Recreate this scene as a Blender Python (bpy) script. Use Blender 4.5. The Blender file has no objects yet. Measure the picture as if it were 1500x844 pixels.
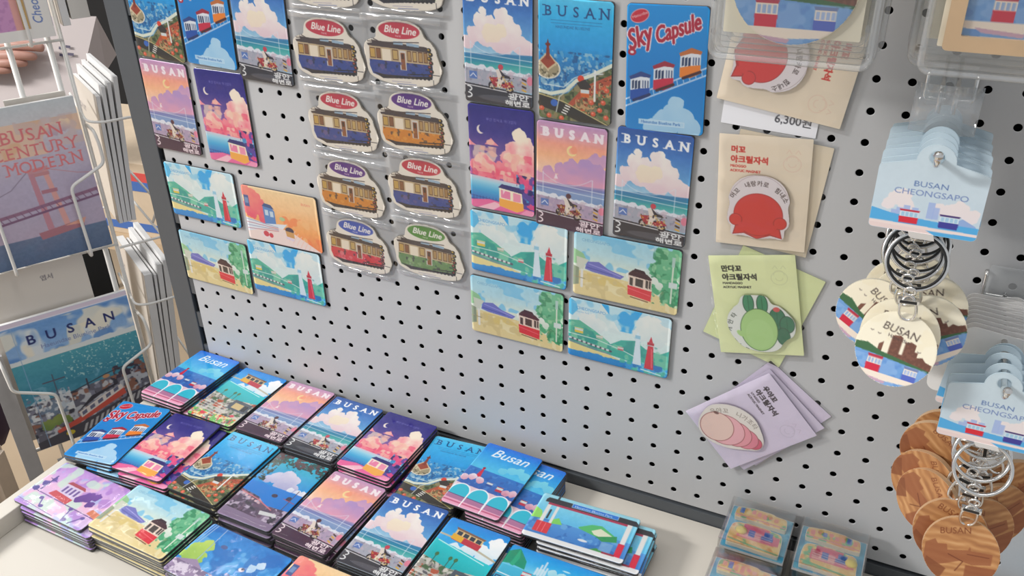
WORLD_S = 0.40
LIGHTS = [(0.7,-0.35,7),(-0.7,-0.9,6),(-2.2,-2.0,165),(-1.8,0.9,12)]
EXPO = 0.36
import bpy, bmesh, math, random
import numpy as np
from mathutils import Matrix, Vector, noise as mnoise

random.seed(7)
PI = math.pi
C = bpy.context.scene.collection
sc = bpy.context.scene

# ------------------------------------------------------------------ camera, world, light
cam_d = bpy.data.cameras.new('camera')
cam = bpy.data.objects.new('camera', cam_d)
C.objects.link(cam)
cam_d.sensor_width = 36.0
cam_d.lens = 36.0 * 1292.0 / 1500.0
cam_d.clip_start = 0.02
R0 = (0.8993, 0.4368, -0.0217); R1 = (0.1960, -0.4470, -0.8728); R2 = (-0.3909, 0.7807, -0.4876)
mw = Matrix(((R0[0], -R1[0], -R2[0], 0.7934), (R0[1], -R1[1], -R2[1], -0.7040), (R0[2], -R1[2], -R2[2], 0.5412), (0, 0, 0, 1)))
cam.matrix_world = mw
sc.camera = cam

w = bpy.data.worlds.new('world'); sc.world = w; w.use_nodes = True
w.node_tree.nodes['Background'].inputs[0].default_value = (0.93, 0.96, 1.0, 1)
w.node_tree.nodes['Background'].inputs[1].default_value = WORLD_S

def area(name, loc, target, sx, sy, power, col=(1, 1, 1)):
    l = bpy.data.lights.new(name, 'AREA'); l.shape = 'RECTANGLE'; l.size = sx; l.size_y = sy
    l.energy = power; l.color = col
    o = bpy.data.objects.new(name, l); C.objects.link(o)
    o.location = loc
    d = Vector(target) - Vector(loc)
    o.rotation_euler = d.to_track_quat('-Z', 'Y').to_euler()
    return o
for k, (lx, ly, p) in enumerate(LIGHTS):
    area('ceiling_panel_light', (lx, ly, 2.0), (lx, ly, 0), 1.2, 0.30, p, (1.0, 0.985, 0.96))
sc.cycles.transparent_max_bounces = 40
sc.cycles.max_bounces = 10

sc.view_settings.view_transform = 'Standard'
sc.view_settings.look = 'None'
sc.view_settings.exposure = EXPO
sc.view_settings.gamma = 1.0
sc.view_settings.use_curve_mapping = False

# ------------------------------------------------------------------ helpers
def link(o, parent=None):
    C.objects.link(o)
    if parent is not None: o.parent = parent
    return o
def tag(o, label=None, cat=None, group=None, kind=None):
    if label: o['label'] = label
    if cat: o['category'] = cat
    if group: o['group'] = group
    if kind: o['kind'] = kind
    return o
def thing(name, label, cat, loc=(0, 0, 0), rot=(0, 0, 0), group=None):
    o = bpy.data.objects.new(name, None); o.empty_display_size = 0.01
    C.objects.link(o); o.location = loc; o.rotation_euler = rot
    return tag(o, label, cat, group)
def obj(name, me, mat=None, parent=None, loc=None, rot=None):
    if isinstance(me, bmesh.types.BMesh):
        m = bpy.data.meshes.new(name); me.to_mesh(m); me.free(); me = m
    if mat is not None and len(me.materials) == 0: me.materials.append(mat)
    o = bpy.data.objects.new(name, me); link(o, parent)
    if loc is not None: o.location = loc
    if rot is not None: o.rotation_euler = rot
    return o
def copy_tree(o, parent=None):
    c = o.copy(); C.objects.link(c)
    if parent is not None: c.parent = parent
    for ch in list(o.children): copy_tree(ch, c)
    return c
def smooth(me, on=True):
    for p in me.polygons: p.use_smooth = on

def mat_basic(name, col, rough=0.5, metal=0.0, noise_amt=0.06, nscale=60.0, coat=0.0, bump=0.0, spec=0.5):
    m = bpy.data.materials.new(name); m.use_nodes = True
    nt = m.node_tree; b = nt.nodes['Principled BSDF']
    n = nt.nodes.new('ShaderNodeTexNoise'); n.inputs['Scale'].default_value = nscale; n.inputs['Detail'].default_value = 3
    tc = nt.nodes.new('ShaderNodeTexCoord'); nt.links.new(tc.outputs['Object'], n.inputs['Vector'])
    mx = nt.nodes.new('ShaderNodeMix'); mx.data_type = 'RGBA'
    lo = [max(0, c * (1 - noise_amt)) for c in col[:3]] + [1]; hi = [min(1, c * (1 + noise_amt)) for c in col[:3]] + [1]
    mx.inputs[6].default_value = lo; mx.inputs[7].default_value = hi
    nt.links.new(n.outputs[0], mx.inputs[0]); nt.links.new(mx.outputs[2], b.inputs['Base Color'])
    b.inputs['Roughness'].default_value = rough; b.inputs['Metallic'].default_value = metal
    b.inputs['Coat Weight'].default_value = coat; b.inputs['Coat Roughness'].default_value = 0.08
    b.inputs['Specular IOR Level'].default_value = spec
    if bump > 0:
        bp = nt.nodes.new('ShaderNodeBump'); bp.inputs['Strength'].default_value = bump; bp.inputs['Distance'].default_value = 0.001
        nt.links.new(n.outputs[0], bp.inputs['Height']); nt.links.new(bp.outputs[0], b.inputs['Normal'])
    return m
def mat_print(name, rough=0.3, coat=0.6, bump=0.0):
    m = bpy.data.materials.new(name); m.use_nodes = True
    nt = m.node_tree; b = nt.nodes['Principled BSDF']
    a = nt.nodes.new('ShaderNodeVertexColor'); a.layer_name = 'Col'
    nt.links.new(a.outputs['Color'], b.inputs['Base Color'])
    b.inputs['Roughness'].default_value = rough; b.inputs['Coat Weight'].default_value = coat
    b.inputs['Coat Roughness'].default_value = 0.05
    n = nt.nodes.new('ShaderNodeTexNoise'); n.inputs['Scale'].default_value = 35.0
    tc = nt.nodes.new('ShaderNodeTexCoord'); nt.links.new(tc.outputs['Object'], n.inputs['Vector'])
    bp = nt.nodes.new('ShaderNodeBump'); bp.inputs['Strength'].default_value = bump; bp.inputs['Distance'].default_value = 0.002
    nt.links.new(n.outputs[0], bp.inputs['Height']); nt.links.new(bp.outputs[0], b.inputs['Normal'])
    return m
def mat_clear(name, gloss=0.12, tint=(1, 1, 1), rough=0.06, haze=0.0, bump=0.0):
    m = bpy.data.materials.new(name); m.use_nodes = True
    nt = m.node_tree
    for n in list(nt.nodes): nt.nodes.remove(n)
    out = nt.nodes.new('ShaderNodeOutputMaterial')
    tr = nt.nodes.new('ShaderNodeBsdfTransparent'); tr.inputs[0].default_value = (*tint, 1)
    gl = nt.nodes.new('ShaderNodeBsdfGlossy'); gl.inputs['Roughness'].default_value = rough
    df = nt.nodes.new('ShaderNodeBsdfDiffuse'); df.inputs[0].default_value = (0.85, 0.86, 0.88, 1)
    fr = nt.nodes.new('ShaderNodeFresnel'); fr.inputs[0].default_value = 1.45
    ad = nt.nodes.new('ShaderNodeMath'); ad.operation = 'ADD'; ad.use_clamp = True; ad.inputs[1].default_value = gloss * 0.1
    n = nt.nodes.new('ShaderNodeTexNoise'); n.inputs['Scale'].default_value = 45; n.inputs['Detail'].default_value = 2
    tc = nt.nodes.new('ShaderNodeTexCoord'); nt.links.new(tc.outputs['Object'], n.inputs['Vector'])
    bp = nt.nodes.new('ShaderNodeBump'); bp.inputs['Strength'].default_value = bump; bp.inputs['Distance'].default_value = 0.004
    nt.links.new(n.outputs[0], bp.inputs['Height'])
    nt.links.new(bp.outputs[0], gl.inputs['Normal'])
    m1 = nt.nodes.new('ShaderNodeMixShader'); m2 = nt.nodes.new('ShaderNodeMixShader')
    mu = nt.nodes.new('ShaderNodeMath'); mu.operation = 'MULTIPLY'; mu.inputs[1].default_value = 0.45
    nt.links.new(fr.outputs[0], mu.inputs[0]); nt.links.new(mu.outputs[0], ad.inputs[0]); nt.links.new(ad.outputs[0], m1.inputs[0])
    m2.inputs[0].default_value = haze * .6
    nt.links.new(tr.outputs[0], m2.inputs[1]); nt.links.new(df.outputs[0], m2.inputs[2])
    nt.links.new(m2.outputs[0], m1.inputs[1]); nt.links.new(gl.outputs[0], m1.inputs[2])
    nt.links.new(m1.outputs[0], out.inputs[0])
    return m

def box(bm, x0, x1, y0, y1, z0, z1, M=None):
    vs = [bm.verts.new(p) for p in ((x0, y0, z0), (x1, y0, z0), (x1, y1, z0), (x0, y1, z0), (x0, y0, z1), (x1, y0, z1), (x1, y1, z1), (x0, y1, z1))]
    for f in ((0, 3, 2, 1), (4, 5, 6, 7), (0, 1, 5, 4), (1, 2, 6, 5), (2, 3, 7, 6), (3, 0, 4, 7)): bm.faces.new([vs[i] for i in f])
    if M is not None: bmesh.ops.transform(bm, matrix=M, verts=vs)
    return vs
def box_mesh(name, x0, x1, y0, y1, z0, z1, bev=0.0):
    bm = bmesh.new(); box(bm, x0, x1, y0, y1, z0, z1)
    if bev > 0: bmesh.ops.bevel(bm, geom=bm.edges[:], offset=bev, segments=2, affect='EDGES', profile=0.6)
    m = bpy.data.meshes.new(name); bm.to_mesh(m); bm.free(); return m
def tube(bm, pts, r, n=8, closed=False, cap=True):
    pts = [Vector(p) for p in pts]; N = len(pts); rings = []
    up = None
    for i, p in enumerate(pts):
        if closed: t = (pts[(i + 1) % N] - pts[i - 1])
        else: t = pts[min(i + 1, N - 1)] - pts[max(i - 1, 0)]
        t.normalize()
        if up is None:
            up = t.orthogonal().normalized()
        up = (up - t * up.dot(t)).normalized()
        b = t.cross(up)
        rr = r[i] if isinstance(r, (list, tuple)) else r
        rings.append([bm.verts.new(p + (up * math.cos(a) + b * math.sin(a)) * rr) for a in [2 * PI * k / n for k in range(n)]])
    M_ = N if closed else N - 1
    for i in range(M_):
        A = rings[i]; B = rings[(i + 1) % N]
        for k in range(n):
            f = bm.faces.new((A[k], A[(k + 1) % n], B[(k + 1) % n], B[k])); f.smooth = True
    if not closed and cap:
        bm.faces.new(rings[0][::-1]); bm.faces.new(rings[-1])
def rounded_path(pts, r=0.004, seg=4):
    out = []; P = [Vector(p) for p in pts]
    out.append(P[0])
    for i in range(1, len(P) - 1):
        a = (P[i - 1] - P[i]); b = (P[i + 1] - P[i]); la, lb = a.length, b.length
        rr = min(r, la / 2.2, lb / 2.2); A = P[i] + a.normalized() * rr; B = P[i] + b.normalized() * rr
        for k in range(seg + 1):
            u = k / seg; out.append(A * (1 - u) ** 2 + P[i] * 2 * u * (1 - u) + B * u * u)
    out.append(P[-1]); return out
def ring_pts(c, r, ax=(1, 0, 0), bx=(0, 0, 1), n=28, rb=None):
    c = Vector(c); ax = Vector(ax); bx = Vector(bx); rb = rb or r
    return [c + ax * (r * math.cos(2 * PI * k / n)) + bx * (rb * math.sin(2 * PI * k / n)) for k in range(n)]
def rrect(w, h, r, n=6):
    out = []
    for cx, cz, a0 in ((w / 2 - r, h / 2 - r, 0), (-w / 2 + r, h / 2 - r, 90), (-w / 2 + r, -h / 2 + r, 180), (w / 2 - r, -h / 2 + r, 270)):
        for k in range(n + 1):
            a = math.radians(a0 + 90 * k / n); out.append((cx + r * math.cos(a), cz + r * math.sin(a)))
    return out
def slab(bm, outline, y0, y1, bev=0.0):
    """outline in x,z ; back at y0, front at y1 (y1<y0)"""
    A = [bm.verts.new((x, y0, z)) for x, z in outline]
    B = [bm.verts.new((x, y1, z)) for x, z in outline]
    n = len(outline)
    for i in range(n):
        bm.faces.new((A[i], A[(i + 1) % n], B[(i + 1) % n], B[i]))
    fa = bm.faces.new(A[::-1]); fb = bm.faces.new(B)
    bmesh.ops.triangulate(bm, faces=[fa, fb])
    bmesh.ops.recalc_face_normals(bm, faces=bm.faces[:])
def slab_mesh(name, outline, y0, y1):
    bm = bmesh.new(); slab(bm, outline, y0, y1)
    m = bpy.data.meshes.new(name); bm.to_mesh(m); bm.free(); return m
# ------------------------------------------------------------------ printed pictures: colour fields computed in millimetres
def hexc(c):
    if isinstance(c, str):
        c = c.lstrip('#'); return np.array([int(c[i:i + 2], 16) / 255 for i in (0, 2, 4)])
    return np.array(c, float)
_txt = {}
def text_tris(s):
    if s in _txt: return _txt[s]
    cu = bpy.data.curves.new('t', 'FONT'); cu.body = s; cu.size = 1.0; cu.resolution_u = 3
    o = bpy.data.objects.new('t', cu); C.objects.link(o)
    dg = bpy.context.evaluated_depsgraph_get(); me = o.evaluated_get(dg).to_mesh(); me.calc_loop_triangles()
    V = np.array([v.co[:2] for v in me.vertices]).reshape(-1, 2); T = np.array([t.vertices[:] for t in me.loop_triangles]).reshape(-1, 3)
    o.evaluated_get(dg).to_mesh_clear()
    bpy.data.objects.remove(o); bpy.data.curves.remove(cu)
    if len(V): wd = V[:, 0].max(); V = V.copy()
    else: wd = 0
    _txt[s] = (V, T, wd); return _txt[s]
def vnoise(X, Y, s, seed=0, octv=3):
    rs = np.random.RandomState(seed); L = rs.rand(64, 64); out = 0; a = 1; tot = 0
    for o in range(octv):
        x = X / s * 2 ** o + 7.3 * o; y = Y / s * 2 ** o + 3.1 * o
        xi = np.floor(x).astype(int); yi = np.floor(y).astype(int); fx = x - xi; fy = y - yi
        fx = fx * fx * (3 - 2 * fx); fy = fy * fy * (3 - 2 * fy)
        g = lambda i, j: L[(yi + j) % 64, (xi + i) % 64]
        out = out + a * ((g(0, 0) * (1 - fx) + g(1, 0) * fx) * (1 - fy) + (g(0, 1) * (1 - fx) + g(1, 1) * fx) * fy)
        tot += a; a *= 0.5
    return out / tot
class Cv:
    def __init__(s, w, h, res=2.0, bg='#ffffff'):
        s.w, s.h, s.res = w, h, res
        s.nx = int(round(w * res)) + 1; s.ny = int(round(h * res)) + 1
        s.X, s.Y = np.meshgrid(np.linspace(0, w, s.nx), np.linspace(0, h, s.ny)); s.A = np.zeros((s.ny, s.nx, 3)) + hexc(bg)
    def mix(s, m, col, a=1.0):
        m = np.clip(m, 0, 1)[..., None] * a
        col = hexc(col) if not isinstance(col, np.ndarray) or col.ndim < 3 else col
        s.A = s.A * (1 - m) + col * m
    def ramp(s, T, stops):
        xs = [p for p, c in stops]; cs = np.array([hexc(c) for p, c in stops])
        return np.stack([np.interp(T, xs, cs[:, i]) for i in range(3)], -1)
    def grad(s, stops, y0=None, y1=None, nz=0.0, seed=1, wob=0.0, slope=0.0):
        Yd = s.Y + slope * (s.X - s.w / 2)
        if wob: Yd = Yd + (vnoise(s.X, s.Y, 8, seed) - .5) * wob
        c = s.ramp(Yd, stops)
        if nz: c = np.clip(c + (vnoise(s.X, s.Y, 3, seed + 5)[..., None] - .5) * nz, 0, 1)
        m = np.ones_like(s.Y)
        if y0 is not None: m = m * np.clip((Yd - y0) * s.res + .5, 0, 1)
        if y1 is not None: m = m * np.clip((y1 - Yd) * s.res + .5, 0, 1)
        s.mix(m, c)
    def pmask(s, pts):
        P = np.array(pts, float); m = np.zeros_like(s.X)
        for dx, dy in ((-.25, -.25), (.25, -.25), (-.25, .25), (.25, .25)):
            x = s.X + dx / s.res; y = s.Y + dy / s.res; ins = np.zeros(x.shape, bool)
            for i in range(len(P)):
                x1, y1 = P[i]; x2, y2 = P[i - 1]
                if y1 == y2: continue
                c = ((y1 > y) != (y2 > y)) & (x < (x2 - x1) * (y - y1) / (y2 - y1) + x1); ins ^= c
            m += ins
        return m / 4
    def poly(s, pts, col, a=1.0): s.mix(s.pmask(pts), col, a)
    def rect(s, x0, y0, x1, y1, col, a=1.0, sk=0.0):
        s.poly([(x0, y0), (x1, y0 + sk * (x1 - x0)), (x1, y1 + sk * (x1 - x0)), (x0, y1)], col, a)
    def emask(s, cx, cy, rx, ry, rot=0):
        c, q = math.cos(rot), math.sin(rot); x = (s.X - cx) * c + (s.Y - cy) * q; y = -(s.X - cx) * q + (s.Y - cy) * c
        d = np.sqrt((x / rx) ** 2 + (y / ry) ** 2) - 1
        return np.clip(.5 - d * min(rx, ry) * s.res, 0, 1)
    def ell(s, cx, cy, rx, ry, col, a=1.0, rot=0): s.mix(s.emask(cx, cy, rx, ry, rot), col, a)
    def arcl(s, cx, cy, rx, ry, wd, col, a0=0, a1=360, a=1.0):
        s.line([(cx + rx * math.cos(math.radians(t)), cy - ry * math.sin(math.radians(t))) for t in np.linspace(a0, a1, 24)], wd, col, a)
    def line(s, pts, wd, col, a=1.0):
        m = np.zeros_like(s.X)
        for (x1, y1), (x2, y2) in zip(pts[:-1], pts[1:]):
            dx, dy = x2 - x1, y2 - y1; L = dx * dx + dy * dy + 1e-9
            t = np.clip(((s.X - x1) * dx + (s.Y - y1) * dy) / L, 0, 1)
            d = np.hypot(s.X - x1 - t * dx, s.Y - y1 - t * dy); m = np.maximum(m, np.clip((wd / 2 - d) * s.res + .5, 0, 1))
        s.mix(m, col, a)
    def cloud(s, pts, top, bot, seed=3, wob=2.2, base=None, y0=None, y1=None):
        """pts: (x,y,r) puffs"""
        nzx = (vnoise(s.X, s.Y, 4.5, seed) - .5) * wob * 2
        m = np.zeros_like(s.X)
        for x, y, r in pts:
            d = np.hypot(s.X - x, s.Y - y) + nzx; m = np.maximum(m, np.clip((r - d) * s.res + .5, 0, 1))
        if base is not None: m = m * np.clip((base - s.Y) * s.res + .5, 0, 1)
        ys = [y - r for x, y, r in pts]; ye = [y + r for x, y, r in pts]
        a = y0 if y0 is not None else min(ys); b = y1 if y1 is not None else (base or max(ye))
        t = np.clip((s.Y - a) / (b - a) + (vnoise(s.X, s.Y, 9, seed + 2) - .5) * .7, 0, 1)
        s.mix(m, s.ramp(t, [(0, top), (1, bot)]))
    def speck(s, m, cols, scale, seed, thr=.6, a=1.0):
        for k, c in enumerate(cols):
            n = vnoise(s.X, s.Y, scale, seed + 11 * k, 2); s.mix(m * np.clip((n - thr) * 14, 0, 1), c, a)
    def rm(s, x0, y0, x1, y1): return ((s.X >= x0) & (s.X <= x1) & (s.Y >= y0) & (s.Y <= y1)).astype(float)
    def text(s, t, x, y, size, col, a=1.0, rot=0.0, shear=0.0, sx=1.0, fat=0.0, anchor='l'):
        V, T, wd = text_tris(t)
        if len(T) == 0: return
        U = V.copy(); U[:, 0] += shear * U[:, 1]
        if anchor == 'c': U[:, 0] -= wd / 2
        U[:, 0] *= size * sx; U[:, 1] *= -size
        c, q = math.cos(rot), math.sin(rot); W = np.c_[U[:, 0] * c + U[:, 1] * q, -U[:, 0] * q + U[:, 1] * c] + (x, y)
        S = 3; m = np.zeros((s.ny * S, s.nx * S), bool); r = s.res * S
        offs = [(0, 0)] if not fat else [(fat * math.cos(k * PI / 3), fat * math.sin(k * PI / 3)) for k in range(6)]
        for tri in T:
            for ox, oy in offs:
                P = (W[tri] + (ox, oy)) * r + 1; x0, y0 = np.floor(P.min(0)).astype(int); x1, y1 = np.ceil(P.max(0)).astype(int) + 1
                x0, y0 = max(x0, 0), max(y0, 0); x1, y1 = min(x1, m.shape[1]), min(y1, m.shape[0])
                if x1 <= x0 or y1 <= y0: continue
                gx, gy = np.meshgrid(np.arange(x0, x1) + .0, np.arange(y0, y1) + .0)
                d = [(P[(i + 1) % 3, 0] - P[i, 0]) * (gy - P[i, 1]) - (P[(i + 1) % 3, 1] - P[i, 1]) * (gx - P[i, 0]) for i in range(3)]
                ins = ((d[0] >= 0) & (d[1] >= 0) & (d[2] >= 0)) | ((d[0] <= 0) & (d[1] <= 0) & (d[2] <= 0)); m[y0:y1, x0:x1] |= ins
        s.mix(m.reshape(s.ny, S, s.nx, S).mean((1, 3)), col, a)
    def letters(s, t, x0, x1, y, size, col, serif=0.0, fat=0.0, dy=0.0, sx=1.0):
        n = len(t)
        for i, ch in enumerate(t):
            x = x0 + (x1 - x0) * i / (n - 1) if n > 1 else x0
            yy = y + dy * i
            s.text(ch, x, yy, size, col, fat=fat, anchor='c', sx=sx)
            if serif:
                h = size * .70; wv = size * .30 * sx
                marks = {'B': [(-1, 0), (-1, 1)], 'U': [(-1, 1), (1, 1)], 'S': [], 'A': [(-1.1, 0), (1.1, 0)], 'N': [(-1, 0), (-1, 1), (1, 1)], 'R': [(-1, 0), (-1, 1), (1, 0)], 'M': [(-1.2, 0), (1.2, 0), (-1.2, 1), (1.2, 1)], 'T': [(0, 0)], 'Y': [(0, 0), (-1, 1), (1, 1)], 'E': [(-1, 0), (-1, 1)], 'D': [(-1, 0), (-1, 1)]}
                for mx_, my_ in marks.get(ch, []):
                    s.line([(x + mx_ * wv - serif, yy - my_ * h), (x + mx_ * wv + serif, yy - my_ * h)], size * .07, col)
    def car(s, x, y, w_, h_, body, roof, sl=0.0, win='#cfe0ea', frame='#f3e6d4'):
        P = lambda a, b: (x + a * w_, y + b * h_ + sl * a * w_)
        s.poly([P(0, .15), P(1, .15), P(1, .6), P(0, .6)], frame); s.poly([P(-.06, .02), P(1.06, .02), P(1.0, .17), P(0, .17)], roof)
        for k in range(4): s.poly([P(.07 + k * .235, .22), P(.24 + k * .235, .22), P(.24 + k * .235, .52), P(.07 + k * .235, .52)], win)
        s.poly([P(-.02, .55), P(1.02, .55), P(1.0, 1), P(0, 1)], body)
def to_lin(A): return np.where(A <= .04045, A / 12.92, ((A + .055) / 1.055) ** 2.4)
def sd_rrect(X, Y, w_, h_, r):
    qx = np.abs(X) - (w_ / 2 - r); qy = np.abs(Y) - (h_ / 2 - r)
    return -(np.hypot(np.maximum(qx, 0), np.maximum(qy, 0)) + np.minimum(np.maximum(qx, qy), 0) - r)
def face_mesh(name, cv, y, kind='rrect', r=3.0, outline=None, dome=0.8, bevw=1.2):
    """colour grid facing -Y, centred; sizes mm -> m"""
    X = cv.X - cv.w / 2; Z = cv.h / 2 - cv.Y
    if kind == 'rrect': D = sd_rrect(X, Z, cv.w, cv.h, r)
    elif kind == 'disc': D = min(cv.w, cv.h) / 2 - np.hypot(X, Z)
    else:
        P = np.array(outline, float); D = np.full(X.shape, 1e9); ins = np.zeros(X.shape, bool)
        for i in range(len(P)):
            x1, y1 = P[i]; x2, y2 = P[i - 1]; dx, dy = x2 - x1, y2 - y1
            t = np.clip(((X - x1) * dx + (Z - y1) * dy) / (dx * dx + dy * dy + 1e-12), 0, 1)
            D = np.minimum(D, np.hypot(X - x1 - t * dx, Z - y1 - t * dy))
            if y1 != y2: ins ^= ((y1 > Z) != (y2 > Z)) & (X < (x2 - x1) * (Z - y1) / (y2 - y1) + x1)
        D = np.where(ins, D, -D)
    ok = D > -0.25 / cv.res
    yy = y + (dome * (1 - np.clip(D / bevw, 0, 1)) ** 2 if dome else 0) + X * 0
    co = np.stack([X / 1000, yy / 1000, Z / 1000], -1).reshape(-1, 3)
    idx = np.arange(cv.nx * cv.ny).reshape(cv.ny, cv.nx)
    fo = ok[:-1, :-1] & ok[1:, :-1] & ok[:-1, 1:] & ok[1:, 1:]
    F = np.stack([idx[:-1, :-1][fo], idx[1:, :-1][fo], idx[1:, 1:][fo], idx[:-1, 1:][fo]], -1)
    used = np.unique(F); mp = np.full(cv.nx * cv.ny, -1); mp[used] = np.arange(len(used)); F = mp[F]; co = co[used]
    col = to_lin(np.clip(cv.A, 0, 1)).reshape(-1, 3)[used]
    me = bpy.data.meshes.new(name)
    me.vertices.add(len(co)); me.vertices.foreach_set('co', co.ravel())
    me.loops.add(F.size); me.loops.foreach_set('vertex_index', F.ravel().astype(np.int32))
    me.polygons.add(len(F)); me.polygons.foreach_set('loop_start', np.arange(0, F.size, 4, dtype=np.int32)); me.polygons.foreach_set('loop_total', np.full(len(F), 4, dtype=np.int32))
    me.polygons.foreach_set('use_smooth', np.ones(len(F), bool))
    ca = me.color_attributes.new('Col', 'FLOAT_COLOR', 'POINT'); ca.data.foreach_set('color', np.c_[col, np.ones(len(col))].ravel())
    me.update(); me.validate(); return me

# ---- the pictures
def art_scooter(dusk):
    c = Cv(68, 105, 2)
    if dusk:
        c.grad([(0, '#cc9fc8'), (10, '#dfa6bc'), (20, '#f8ab94'), (32, '#fcc096'), (44, '#f9cfb4'), (58, '#e8b6c8')], nz=.05)
        c.arcl(35, 25, 4, 4, 2.0, '#fbe2a2', 100, 330); c.ell(37, 24, 3.3, 3.6, '#f9a585')
        c.cloud([(58, 31, 7), (50, 35, 4), (66, 30, 6)], '#c9a0cc', '#e0b0c8', 4)
        c.cloud([(12, 50, 7), (24, 44, 7), (36, 42, 9), (48, 40, 9), (60, 44, 10), (30, 52, 10), (46, 52, 12), (4, 54, 5), (64, 54, 9)], '#bd9cce', '#e8a8c0', 5, base=61)
        c.poly([(18, 54), (20, 49), (22, 54)], '#f4e4ea')
        sea = [(56, '#e9b6cc'), (61, '#7f86bd'), (66, '#8ea6cf'), (74, '#7f9ec8')]; wall = '#b7a3bd'; road = '#4a2f47'; tx = '#fbe9ee'
    else:
        c.grad([(0, '#2c5aa8'), (20, '#4482cc'), (45, '#70b2e2'), (58, '#a8d0e6')], nz=.05)
        c.cloud([(20, 22, 4.5), (17, 30, 7), (27, 31, 6), (38, 24, 7), (44, 30, 8), (36, 36, 10), (50, 38, 8), (24, 42, 11), (10, 42, 7), (40, 46, 13), (56, 48, 9), (4, 50, 6), (64, 52, 8)], '#fdf8f0', '#ecd2da', 5, base=60)
        c.cloud([(28, 40, 9), (36, 38, 6)], '#fbf0d8', '#f6e4d2', 15, wob=3)
        sea = [(56, '#bcd6e6'), (59, '#3d86b6'), (64, '#2f8fb0'), (70, '#49b3b0'), (76, '#7cc4c8')]; wall = '#aeb0bd'; road = '#3b3a42'; tx = '#f4f4f4'
    c.grad(sea, y0=58, y1=76, wob=1.2, slope=.05)
    for k in (0, 1):
        c.line([(0, 59 + k * 5), (68, 61.5 + k * 5)], .7, '#e8f0f4', .8)
    c.line([(7, 49), (7, 72)], .9, '#e3e9f2', .7); c.line([(56, 50), (56, 74)], .9, '#e3e9f2', .7)
    c.line([(x, 50 + 9 * (1 - ((x - 31) / 24.) ** 2)) for x in np.linspace(7, 55, 14)], .6, '#e8ecf4', .7)
    pts = [(0, 70)]; rs = random.Random(3)
    for x in range(2, 69, 3): pts.append((x, 69.5 + x * .05 + rs.uniform(-1.6, 1.6)))
    c.poly(pts + [(68, 80), (0, 80)], '#e6e8f0')
    c.poly([(0, 73), (20, 74), (40, 75), (68, 77), (68, 90), (0, 88)], wall)
    c.speck(c.rm(0, 73, 68, 88), ['#8a889c', '#cdb8c4'], 3, 8, .62, .6)
    c.rect(5, 76, 13, 83, '#5f7fc0'); c.line([(6, 81), (9, 78), (12, 81)], .8, '#f0f4fa')
    c.poly([(0, 87), (68, 91), (68, 105), (0, 105)], road)
    c.line([(0, 89), (68, 93)], .8, '#efecef')
    # rider on scooter
    ox = 4 if dusk else 8
    for a, b, r in ((20 + ox, 87, 3.6), (38 + ox, 89, 3.8)): c.ell(a, b, r, r, '#2a2028'); c.ell(a, b, r * .5, r * .5, '#b9a7a9')
    c.poly([(17 + ox, 80), (26 + ox, 79), (30 + ox, 84), (38 + ox, 82), (43 + ox, 86), (36 + ox, 88), (22 + ox, 88)], '#b23a44' if not dusk else '#8c3a40')
    c.poly([(24 + ox, 72), (30 + ox, 72), (33 + ox, 80), (28 + ox, 88), (25 + ox, 88), (26 + ox, 80)], '#e9dcd2')
    c.poly([(27 + ox, 71), (33 + ox, 76), (38 + ox, 77), (38 + ox, 79), (31 + ox, 79)], '#3a3540'); c.ell(29 + ox, 69.5, 2.6, 2.6, '#d0485a' if not dusk else '#5b3440')
    c.speck(c.rm(18 + ox, 78, 42 + ox, 90), ['#f0e4c0', '#2a2028', '#d8b040'], 2, 4, .66, .8)
    for k in range(4): c.poly([(58, 77 + k * 3.2), (62.5, 78.5 + k * 3.2), (62.5, 80.2 + k * 3.2), (58, 78.7 + k * 3.2)], '#e0b24a' if k % 2 else '#43302c')
    c.ell(66, 79, 3, 4, '#e58aa0')
    if not dusk: c.ell(40, 99, 26, 3.2, '#77767e', .5)
    c.text('광안', 44, 97.5, 6.0, tx, sx=1.9, fat=.25); c.text('해변로', 41, 103.2, 5.4, tx, sx=1.7, fat=.25)
    c.arcl(3, 92.5, 4, 2.3, 1.3, tx, -60, 90); c.arcl(3, 98.5, 4, 2.3, 1.3, tx, -90, 80)
    c.letters('BUSAN', 9, 60, 13.5 if dusk else 14, 11, '#fbeef2' if dusk else '#ffffff', serif=1.7, fat=.5 if not dusk else .9)
    return c
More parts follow.
